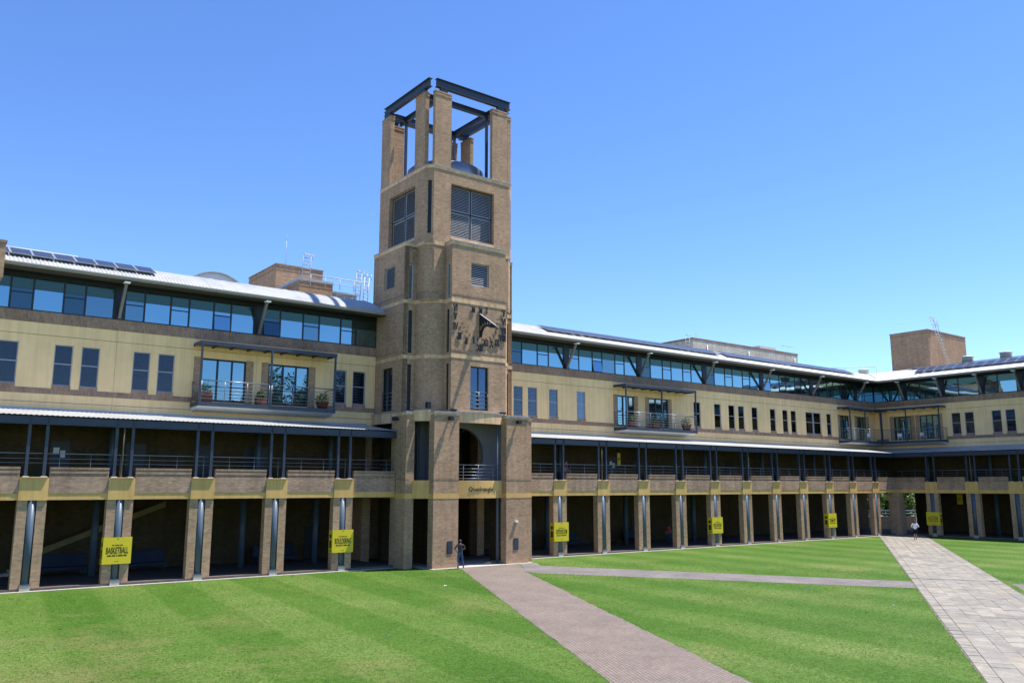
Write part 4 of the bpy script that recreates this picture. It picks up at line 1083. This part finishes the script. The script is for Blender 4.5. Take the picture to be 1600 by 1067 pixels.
ladder('caged ladder leaning on the far brick plant room', (103.55,48.3,19.0), (102.15,49.55,25.4), (1,.0,0), .75, 16, cage=True)
def guard(label, p, q, h=.9, n=5, grp='white roof guard rails'):
    p, q = Vector(p), Vector(q); t = empty('guard_rail', label, 'guard rail', tuple(p), 0, grp); d = q-p; H = Vector((0,0,h))
    MB().tube(H, d+H, .04, n=6).build('top_rail', PALEG, t); MB().tube(H*.5, d+H*.5, .025, n=6).build('mid_rail', PALEG, t)
    for i in range(n): MB().tube(d*(i/(n-1)), d*(i/(n-1))+H, .03, n=6).build('stanchion', PALEG, t)
guard('white guard rail on the roof between plant room and tower', (26.6,61,20.6), (31.6,61,20.6))
guard('lower white guard rail in front of the grey plant housing', (28.95,61.2,19.2), (31.0,61.2,19.35), 1.1, 4)
guard('thin white rail on the ridge above the left solar panels', (3.0,56.5,18.1), (9.3,56.5,18.1), .95, 4)
guard('thin grey rail on the roof at the inner corner', (93.6,60.5,18.0), (98.2,54.8,18.0), 1.6, 5)
# barrel-vaulted roof end behind the left wing
bv = empty('vaulted_roof', 'white barrel-vaulted roof end with a small vent behind the left wing', 'roof', (20.85, 66, 18.05))
def vault_pts(r, zc, n=18, a0=28): return [(r*math.cos(R(a0+(180-2*a0)*i/n)), zc+r*math.sin(R(a0+(180-2*a0)*i/n))) for i in range(n+1)]
V = vault_pts(2.9, .75)
mb = MB(); n_ = len(V)
mb.add([(x,0,z) for x,z in V]+[(x,0,-1.0) for x,z in V], [(i,i+1,n_+i+1,n_+i) for i in range(n_-1)]); mb.build('end_wall', WHITE, bv)
mb = MB(); W2 = vault_pts(3.0, .75)
for (a,b),(c,d) in zip(zip(V,V[1:]), zip(W2,W2[1:])): mb.hexa([(a[0],-.15,a[1]),(b[0],-.15,b[1]),(b[0],8,b[1]),(a[0],8,a[1])], [(c[0],-.15,c[1]),(d[0],-.15,d[1]),(d[0],8,d[1]),(c[0],8,c[1])])
mb.build('vault_sheet', ROOF, bv)
o = bx('vent_frame', VENTM, bv, -.55,.5,-.05,-.004,2.72,3.12)
for i in range(4): bx('vent_slat', LEAD, o, -.5,.45,-.08,-.052,2.76+i*.09,2.80+i*.09)
# long pale building beyond the roofs
lb_ = empty('background_building', 'long pale brick building with dark parapet beyond the long roof', 'building', (88.0, 75, 0))
bx('wall', BRPALE, lb_, 0,24,0,12,0,24.75); bx('parapet', BRS, lb_, -.04,24.04,-.04,12.04,24.752,25.0)
for x in (2.9, 12.0, 23.1): MB().tube((x,-.08,18),(x,-.08,24.2),.07,n=8).build('downpipe', LEAD, lb_)
bx('roof_plant', VENTM, lb_, 17.5,21.5,2,5,24.9,25.9)
def antenna(label, p, h, arms):
    t = empty('antenna', label, 'antenna', p, 0, 'thin antennas on the roofs'); MB().tube((0,0,0),(0,0,h),.022,.01,n=6).build('mast', LEAD, t)
    if arms:
        MB().tube((-1.3,0,h),(1.3,0,h+.12),.03,n=6).build('boom', LEAD, t)
        for i in range(5): MB().tube((-1.2+i*.6,-.25,h+.05),(-1.2+i*.6,.25,h+.05),.015,n=5).build('element', LEAD, t)
    else: MB().tube((0,0,h),(0,0,h+.5),.012,n=5).build('tip', LEAD, t)
antenna('tv antenna on the long pale building', (110.3,75.5,24.7), 1.3, True)
antenna('thin whip aerial on the long pale building', (89.3,75.5,24.7), 1.9, False)
antenna('thin whip aerial on the plant room behind the left wing', (26.9,67,23.5), 2.2, False)
fin = empty('brick_chimney', 'brown brick upstand at the left picture edge', 'chimney', (4.35, 51.0, 15.9))
bx('stack', BR, fin, -.7,.55,-.5,.6,0,1.85); bx('cap_course', BRS, fin, -.74,.59,-.54,.64,1.852,2.0)

# ================================================================ balcony things
def leaf_blob(mb, c, r, n, size, rnd, flat=.9):
    for _ in range(n):
        while True:
            p = Vector((rnd.uniform(-1,1), rnd.uniform(-1,1), rnd.uniform(-1,1)))
            if p.length < 1: break
        p = Vector((p.x*r, p.y*r, p.z*r*flat))+Vector(c); a = Vector((rnd.gauss(0,1),rnd.gauss(0,1),rnd.gauss(0,.6))).normalized(); b = a.orthogonal().normalized()
        b = (Matrix.Rotation(rnd.random()*6.3, 3, a) @ b); s = size*rnd.uniform(.6,1.3)
        mb.add([p-a*s, p+b*s*.45, p+a*s, p-b*s*.45], [(0,1,2,3)])
def pot_plant(label, loc, r, h, kind, seed):
    rnd = random.Random(seed); t = empty('potted_plant', label, 'plant', loc, 0, 'potted plants on the balconies')
    if kind == 'box': bx('pot', TERRA, t, -r,r,-r*.8,r*.8,0,h)
    else: MB().lathe([(r*.65,0),(r,h*.9),(r*1.08,h*.9),(r*1.08,h),(r*.9,h),(r*.85,h*.85)], 16).build('pot', TERRA, t)
    mb = MB(); leaf_blob(mb, (0,0,h+.18), r*1.1, 140, .09, rnd); mb.build('foliage', LEAF, t, recalc=False)
    for i in range(4):
        a = rnd.random()*6.3; MB().tube((0,0,h*.8),(.2*math.cos(a),.2*math.sin(a),h+.45+rnd.random()*.5),.014,.006,n=5).build('stem', BARK, t)
yb = D+WV-1.0
pot_plant('boxy terracotta planter at the left end of the left balcony', (16.1,yb,10.075), .38, .62, 'box', 1)
pot_plant('terracotta planter by the middle post of the left balcony', (19.55,yb,10.075), .28, .5, 'box', 2)
pot_plant('round terracotta pot at the right end of the left balcony', (23.75,yb,10.075), .42, .5, 'round', 3)
pot_plant('terracotta pot at the right end of the balcony right of the tower', (59.5,yb,10.075), .45, .55, 'round', 4)
pot_plant('terracotta planter left on the balcony right of the tower', (52.4,yb,10.075), .35, .5, 'box', 5)
pot_plant('terracotta planter mid-way on the balcony right of the tower', (55.3,yb,10.075), .38, .5, 'box', 6)
chm = None
def chair(label, loc, rz):
    t = empty('balcony_chair', label, 'chair', loc, rz, 'white chairs on the corner balcony')
    bx('seat', WHITE, t, -.23,.23,-.22,.22,.42,.46); bx('backrest', WHITE, t, -.23,.23,.19,.225,.55,.88)
    for x in (-.2,.2):
        for y in (-.19,.19): MB().tube((x,y,0),(x,y,.42 if y < 0 else .88),.018,n=6).build('leg', WHITE, t)
chair('white chair on the corner balcony near the bright post', (90.3, D+WV-.75, 10.075), R(160))
chair('white chair on the corner balcony facing the courtyard', (XW+WV-.8, 46.9, 10.075), R(80))
chair('white chair deeper on the corner balcony', (XW+WV-.7, 49.6, 10.075), R(110))

# ================================================================ inside the arcade
def sofa(label, loc, w, rz=0):
    t = empty('lounge_bench', label, 'bench', loc, rz, 'blue lounge benches in the arcade')
    bx('seat', BLUEF, t, -w/2,w/2,-.4,.35,.25,.45); bx('backrest', BLUEF, t, -w/2,w/2,.36,.55,.25,1.15)
    for x in (-w/2+.1, w/2-.1):
        for y in (-.3,.4): bx('leg', DARK, t, x-.04,x+.04,y-.04,y+.04,0,.249)
sofa('long blue lounge bench in the arcade behind the BASKETBALL pier', (9.4,54.9,.14), 3.0)
sofa('blue lounge bench in the arcade right of the BASKETBALL pier', (14.0,54.9,.14), 2.6)
sofa('dark lounge bench in the arcade left of the BOULDERING pier', (22.3,54.9,.14), 2.8)
sofa('dark lounge bench in the arcade right of the OUTDOOR GYM pier', (47.6,54.9,.14), 2.8)
sofa('dark lounge bench in the arcade four bays right of the tower', (56.5,54.9,.14), 2.8)
st = empty('staircase', 'ochre staircase climbing inside the left arcade', 'stairs', (0, D, 0))
mb = MB(); mb.hexa([(7.7,6.9,.9),(15.3,6.9,3.85),(15.3,7.1,3.85),(7.7,7.1,.9)], [(7.7,6.9,1.25),(15.3,6.9,4.2),(15.3,7.1,4.2),(7.7,7.1,1.25)]); mb.build('balustrade_coping', STAIRC, st)
mb = MB(); mb.hexa([(7.7,6.92,.15),(15.3,6.92,.15),(15.3,7.08,.15),(7.7,7.08,.15)], [(7.7,6.92,.89),(15.3,6.92,3.84),(15.3,7.08,3.84),(7.7,7.08,.89)]); mb.build('side_wall', BRI, st)
for i in range(18): bx('step', CONC, st, 6.7+i*.46,7.17+i*.46,7.1,7.98,.14+i*.165,.14+(i+1)*.165)
icm = MB(); icm.lathe([(.2,.14),(.2,4.46)], 16); icm_me = icm.mesh('inner_column', STEELC); icu = MB(); icu.lathe([(.17,Z_FL),(.17,8.56)], 14); icu_me = icu.mesh('verandah_column', STEELC)
for root, us in ((wl, (2.9,10.9,19.4,24.3)), (wr, (44.2,53,61.8,70.4,79.2)), (wf, (-40.5,-32,-47))):
    for u in us: inst('inner_column', icm_me, root, (u, 4.7, 0)); inst('verandah_column', icu_me, root, (u+.3, 3.4, 0))
for i, x in enumerate((93.9, 95.0, 96.1)):
    pass
hs = [(44.55, 'left'), (43.55, 'middle'), (42.55, 'right')]
for y, w_ in hs:
    t = empty('hanging_banner', 'small yellow banner hanging in the far arcade, %s of three' % w_, 'banner', (XW+5.5, y, 0), R(-90), 'banners in the far arcade')
    bx('cloth', YEL, t, -.3,.3,-.01,.01,3.2,4.3); bx('hanger', DARK, t, -.32,.32,-.02,.02,4.302,4.35)
    mb = MB(); mb.box(-.14,.1,-.018,-.0105,3.6,3.66); mb.box(-.14,-.08,-.018,-.0105,3.6,3.86); mb.box(-.14,.1,-.018,-.0105,3.82,3.88); mb.build('print', INK, t)
yd = empty('round_wall_sign', 'round yellow sign inside the tower passage', 'sign', (TX-.05, TY-1.0, 0))
MB().tube((0,0,2.35),(0,.03,2.35),.3,n=20).build('disc', YEL, yd); bx('lower_plate', PAPER, yd, -.22,.22,0,.03,1.55,1.95); MB().tube((0,.06,.05),(0,.06,2.6),.04,n=8).build('stand', DARK, yd)

for x, w_, lb2_ in ((49.6, .34, 'narrow yellow notice on the upper gallery, third bay right of the tower'), (66.9, .42, 'yellow notice on the upper gallery, midway to the inner corner')):
    t = empty('gallery_notice', lb2_, 'notice', (x+1.2, D+3.15, Z_FL), 0, 'yellow notices on the upper gallery')
    bx('panel', YEL, t, -w_/2,w_/2,-.02,.02,1.5,2.5); bx('print', INK, t, -w_/4,w_/4,-.026,-.021,1.9,2.1); MB().tube((0,.06,0),(0,.06,2.9),.04,n=8).build('stand', STEEL, t)
for root, us in ((wl, [-1+4.3*i for i in range(7)]), (wr, [43.2+8.8*i for i in range(5)]), (wf, [-43.5,-39.2,-35])):
    for u in us:
        o = bx('soffit_light', WHITE, root, u-.12,u+.12,.55,.75,8.47,8.555)
        bx('light_rim', STEEL, o, u-.15,u+.15,.52,.78,8.545,8.558)
# ================================================================ trees
def tree(label, loc, h, cr, seed, nleaf=2600, leaf=LEAF, size=.22, trunk=.28, cz=.62, grp=None, clumps=22):
    rnd = random.Random(seed); t = empty('tree', label, 'tree', loc, 0, grp)
    mb = MB(); z = 0; p = Vector((0,0,-.1)); ht = h*cz
    pts = [p]; 
    for i in range(5): p = p+Vector((rnd.uniform(-.15,.15),rnd.uniform(-.15,.15),ht/5)); pts.append(p)
    for i, (a, b) in enumerate(zip(pts, pts[1:])): mb.tube(a, b, trunk*(1-i*.14), trunk*(1-(i+1)*.14), n=9)
    mb.build('trunk', BARK, t)
    lb2 = MB(); cl = []
    for i in range(clumps):
        a = rnd.random()*6.28; rr = cr*math.sqrt(rnd.random()); zz = h*cz+ (h*(1-cz))*rnd.uniform(-.55,.95)*(1-.5*(rr/cr)**2)
        c = Vector((rr*math.cos(a), rr*math.sin(a), zz)); cl.append(c)
        s = pts[rnd.choice((2,3,4))]; m_ = s.lerp(c,.55)+Vector((0,0,.25)); lb2.tube(s, m_, trunk*.35, trunk*.2, n=6); lb2.tube(m_, c, trunk*.2, .03, n=6)
    lb2.build('limbs', BARK, t)
    fo = MB()
    for c in cl: leaf_blob(fo, c, cr*rnd.uniform(.28,.46), nleaf//clumps, size, rnd, .75)
    stuff(fo.build('crown', leaf, t, recalc=False))
for i, (x, y, h, r_, s_) in enumerate(((99.5,64.5,7.5,2.8,1),(104.5,66,9,3.2,2),(110,70,10,3.6,3),(107,62,6.5,2.4,4),(117,72,11,4,5),(113,64.5,6.0,2.6,6),(109,58.3,6.5,2.6,7),(116,61.5,8.5,3.4,8))):
    tree(('bright green tree seen through the corner passage','leafy tree behind the low wall at the corner passage','tall tree far behind the corner passage','small tree right in the gap beside the corner pier','far tall tree beyond the corner passage','low bushy tree beyond the corner pier','dense tree filling the gap right of the corner pier','taller tree behind the gap right of the corner pier')[i], (x,y,0), h, r_, s_, 2400, LEAF, .26, .2, .45, 'trees beyond the corner passage')
for i, (x, y, h, r_, s_) in enumerate(((55,-24,25,6.5,11),(64,-30,26,8,12))):
    tree(('tall gum tree mirrored in the balcony doors','tall gum tree behind the viewpoint on the right','')[i], (x,y,0), h, r_, s_, 30000, LEAF2, .27, .5, .5, 'gum trees mirrored in the glass', 46)
lw = empty('low_wall', 'low orange brick wall with rail beyond the corner passage', 'wall', (97, 59.0, 0), R(-28))
bx('wall', BR, lw, -3,9,0,.3,-.05,1.35); bx('coping', CONC, lw, -3.03,9.03,-.04,.34,1.352,1.45)
for z in (1.8,2.15): MB().tube((-3,.15,z),(9,.15,z),.05,n=6).build('rail', WHITE, lw)
for i in range(7): MB().tube((-3+2*i,.15,1.45),(-3+2*i,.15,2.15),.035,n=6).build('rail_post', WHITE, lw)

# ================================================================ people
SKIN = plain('skin', (.42, .25, .17), .55, var=.06); SKIND = plain('skin_tan', (.30, .17, .11), .55, var=.06); HAIR = plain('dark_hair', (.018, .013, .01), .6, var=.2); HAIRG = plain('grey_hair', (.20, .18, .16), .6, var=.2)
def cloth(n, c): return plain(n, c, .85, spec=.2, var=.14, scale=9)
GREYT = cloth('grey_shirt', (.16, .15, .17)); DARKV = cloth('dark_vest', (.045, .042, .05)); JEAN = cloth('blue_jeans', (.06, .10, .18)); WTEE = cloth('white_tee', (.80, .80, .84)); BLKS = cloth('black_shorts', (.015, .015, .018)); REDT = cloth('red_shirt', (.27, .035, .045)); SHOE = cloth('shoe', (.03, .03, .03)); NAVY = cloth('navy', (.03, .04, .08))
def person(label, loc, rz, pose, top, legs, skin, hair, bare=False, sleeve='half', scale=1.0, hairlen=.0, cap=None):
    """joints in metres, figure faces local +y; bones carry the garment they wear"""
    J = dict(pel=(0,0,.93), wai=(0,.0,1.09), che=(0,.01,1.29), nkb=(0,0,1.45), nk=(0,.015,1.51), hd=(0,.03,1.60), top=(0,.02,1.69),
             sl=(-.175,0,1.41), sr=(.175,0,1.41), el=(-.24,-.02,1.13), er=(.24,-.02,1.13), wl_=(-.25,.08,.90), wr_=(.25,.08,.90), hl=(-.25,.12,.82), hr=(.25,.12,.82),
             pl=(-.09,0,.90), pr=(.09,0,.90), kl=(-.10,.02,.50), kr=(.10,.02,.50), al=(-.10,-.02,.09), ar=(.10,-.02,.09), fl=(-.10,.15,.035), fr=(.10,.15,.035), hel=(-.10,-.06,.04), her=(.10,-.06,.04))
    J.update(pose)
    Rr = dict(pel=.135, wai=.125, che=.145, nkb=.085, nk=.055, hd=.092, top=.062, sl=.068, sr=.068, el=.042, er=.042, wl_=.03, wr_=.03, hl=.032, hr=.032, pl=.098, pr=.098, kl=.06, kr=.06, al=.042, ar=.042, fl=.034, fr=.034, hel=.036, her=.036)
    E_ = [('pel','wai',top),('wai','che',top),('che','nkb',top),('nkb','nk',skin),('nk','hd',skin),('hd','top',skin),('che','sl',top),('che','sr',top),
          ('sl','el',top),('sr','er',top),('el','wl_',skin if sleeve == 'half' else top),('er','wr_',skin if sleeve == 'half' else top),('wl_','hl',skin),('wr_','hr',skin),
          ('pel','pl',legs),('pel','pr',legs),('pl','kl',legs),('pr','kr',legs),('kl','al',skin if bare else legs),('kr','ar',skin if bare else legs),('al','fl',SHOE),('ar','fr',SHOE),('al','hel',SHOE),('ar','her',SHOE)]
    names_ = list(J); idx = {n: i for i, n in enumerate(names_)}
    me = bpy.data.meshes.new('person'); me.from_pydata([J[n] for n in names_], [(idx[a], idx[b]) for a, b, _ in E_], [])
    o = bpy.data.objects.new('person', me); COL.objects.link(o)
    sk = o.modifiers.new('skin', 'SKIN'); sub = o.modifiers.new('sub', 'SUBSURF'); sub.levels = 2
    for n in names_:
        v = me.skin_vertices[0].data[idx[n]]; v.radius = (Rr[n]*(1.18 if n in ('pel','wai','che') else 1), Rr[n]*(.82 if n in ('pel','wai','che') else 1)); v.use_root = (n == 'pel')
    bpy.context.view_layer.update()
    new = bpy.data.meshes.new_from_object(o.evaluated_get(bpy.context.evaluated_depsgraph_get())); bpy.data.objects.remove(o)
    mats = []
    for _, _, m_ in E_:
        if m_ not in mats: mats.append(m_)
    for m_ in mats: new.materials.append(m_)
    segs = [(Vector(J[a]), Vector(J[b]), mats.index(m_), (a, b)) for a, b, m_ in E_]
    def near(c):
        best = None
        for a, b, k, _ in segs:
            d = b-a; t_ = max(0, min(1, (c-a).dot(d)/d.length_squared)); q_ = (c-(a+d*t_)).length
            if best is None or q_ < best[0]: best = (q_, k)
        return best[1]
    for p in new.polygons: p.material_index = near(p.center); p.use_smooth = True
    # fingers, nose and ears grown onto the same mesh
    ex = MB(); kk = mats.index(skin)
    for h_, w_ in (('hl','wl_'),('hr','wr_')):
        H, W = Vector(J[h_]), Vector(J[w_]); d = (H-W).normalized(); s_ = d.orthogonal().normalized()
        for i, (off, ln) in enumerate(((-.024,.062),(-.008,.074),(.008,.07),(.024,.055))):
            a = H+s_*off+d*.01; m1 = a+d*ln*.55; b = m1+(d*.8+Vector((0,.55,0))).normalized()*ln*.5
            ex.tube(a, m1, .0095, .009, n=6); ex.tube(m1, b, .009, .007, n=6)
        a = H-d*.02+s_*-.028; ex.tube(a, a+(d*.5-s_).normalized()*.05, .011, .008, n=6)
    hd = Vector(J['hd'])
    ex.tube(hd+Vector((0,.085,.005)), hd+Vector((0,.115,-.012)), .016, .011, n=6)
    for s_ in (-1, 1): ex.tube(hd+Vector((s_*.085,0,0)), hd+Vector((s_*.104,-.01,.004)), .024, .018, n=8)
    bm = bmesh.new(); bm.from_mesh(new); em = ex.mesh('extra', skin); off = len(bm.faces); bm.from_mesh(em); bm.faces.ensure_lookup_table()
    for f in bm.faces[off:]: f.material_index = kk; f.smooth = True
    bm.to_mesh(new); bm.free()
    po = bpy.data.objects.new('person', new); COL.objects.link(po); po.location = loc; po.rotation_euler = (0,0,rz); po.scale = (scale,)*3
    tag(po, label, 'person')
    hm = MB(); n = 14; c = hd+Vector((0,-.012,.018))
    prof = [(.104*math.cos(R(a_)), .112*math.sin(R(a_))) for a_ in range(-28-int(hairlen*100), 91, 13)]
    hm.lathe([(max(.004,r_), z_) for r_, z_ in prof], n)
    ho = hm.build('hair', hair, po, tuple(c), (R(14),0,0))
    for s_ in (-1, 1): MB().lathe([(.004,-.009),(.009,0),(.004,.009)], 8).build('eye', HAIR, po, tuple(hd+Vector((s_*.034,.086,.018))))
    MB().box(-.024,.024,0,.006,-.004,.004).build('mouth', TERRA, po, tuple(hd+Vector((0,.084,-.042))))
    return po
p1 = person('person in dark shirt and blue jeans walking towards the tower passage', (30.45, 45.30, .04), R(-22),
       dict(el=(-.36,-.06,1.17), wl_=(-.20,.14,1.02), hl=(-.15,.19,.98), er=(.32,-.02,1.17), wr_=(.19,.20,1.12), hr=(.13,.26,1.13), hd=(0,.05,1.59), top=(.0,.05,1.68), che=(0,.03,1.29),
            kl=(-.12,-.02,.50), al=(-.14,-.12,.10), fl=(-.15,.05,.035), hel=(-.14,-.17,.04), kr=(.16,.12,.51), ar=(.24,.10,.09), fr=(.27,.27,.035), her=(.23,.05,.04)),
       DARKV, JEAN, SKIND, HAIR, sleeve='half', scale=1.03)
bx('shirt_yoke', GREYT, p1, -.13,.13,-.145,-.10,1.30,1.42) if False else None
person('person in white tee and black shorts walking away on the stone walk', (81.74, 42.87, .03), R(-62),
       dict(el=(-.33,-.03,1.16), wl_=(-.17,.20,1.10), hl=(-.09,.25,1.12), er=(.34,-.03,1.16), wr_=(.18,.20,1.12), hr=(.10,.26,1.14), kl=(-.08,.02,.50), al=(-.09,-.03,.09), kr=(.07,.05,.50), ar=(.06,.06,.09), fr=(.06,.22,.035), her=(.06,.01,.04)),
       WTEE, BLKS, SKIN, HAIR, bare=True, scale=1.06)
person('person in red shirt standing on the verandah right of the tower', (43.0, D+.95, Z_FL), R(200), dict(), REDT, JEAN, SKIN, HAIR, scale=1.0)
person('person in dark red top standing in the shaded arcade', (56.1, D+2.6, .14), R(160), dict(wl_=(-.12,.2,1.05), hl=(-.05,.24,1.08)), REDT, NAVY, SKIND, HAIR, scale=1.0)

# litter and small leaves on the grass
lr = random.Random(21)
for i, (x, y) in enumerate(((24.9,38.4),(15.2,27.0),(38.9,26.2),(36.5,20.4),(33.0,14.6))):
    mb = MB(); a = lr.random()*3; c, s = math.cos(a), math.sin(a); w = .10 if i else .16
    mb.hexa([(-w*c,-w*s,0),(w*c*.2,w*s*.2-.05,0),(w*c,w*s,0),(-.02,.05,0)], [(-w*c,-w*s,.012),(w*c*.2,w*s*.2-.05,.05),(w*c,w*s,.015),(-.02,.05,.03)])
    o = mb.build('litter', PAPER, None, (x, y, .004)); tag(o, ('scrap of white paper on the lawn left of the brick path','pale leaf on the striped left lawn','white scrap on the lawn beside the grey path','pale leaf on the lawn between the paths','curled pale leaf near the stone walk')[i], 'litter', 'scraps on the grass')
bpy.context.view_layer.update()
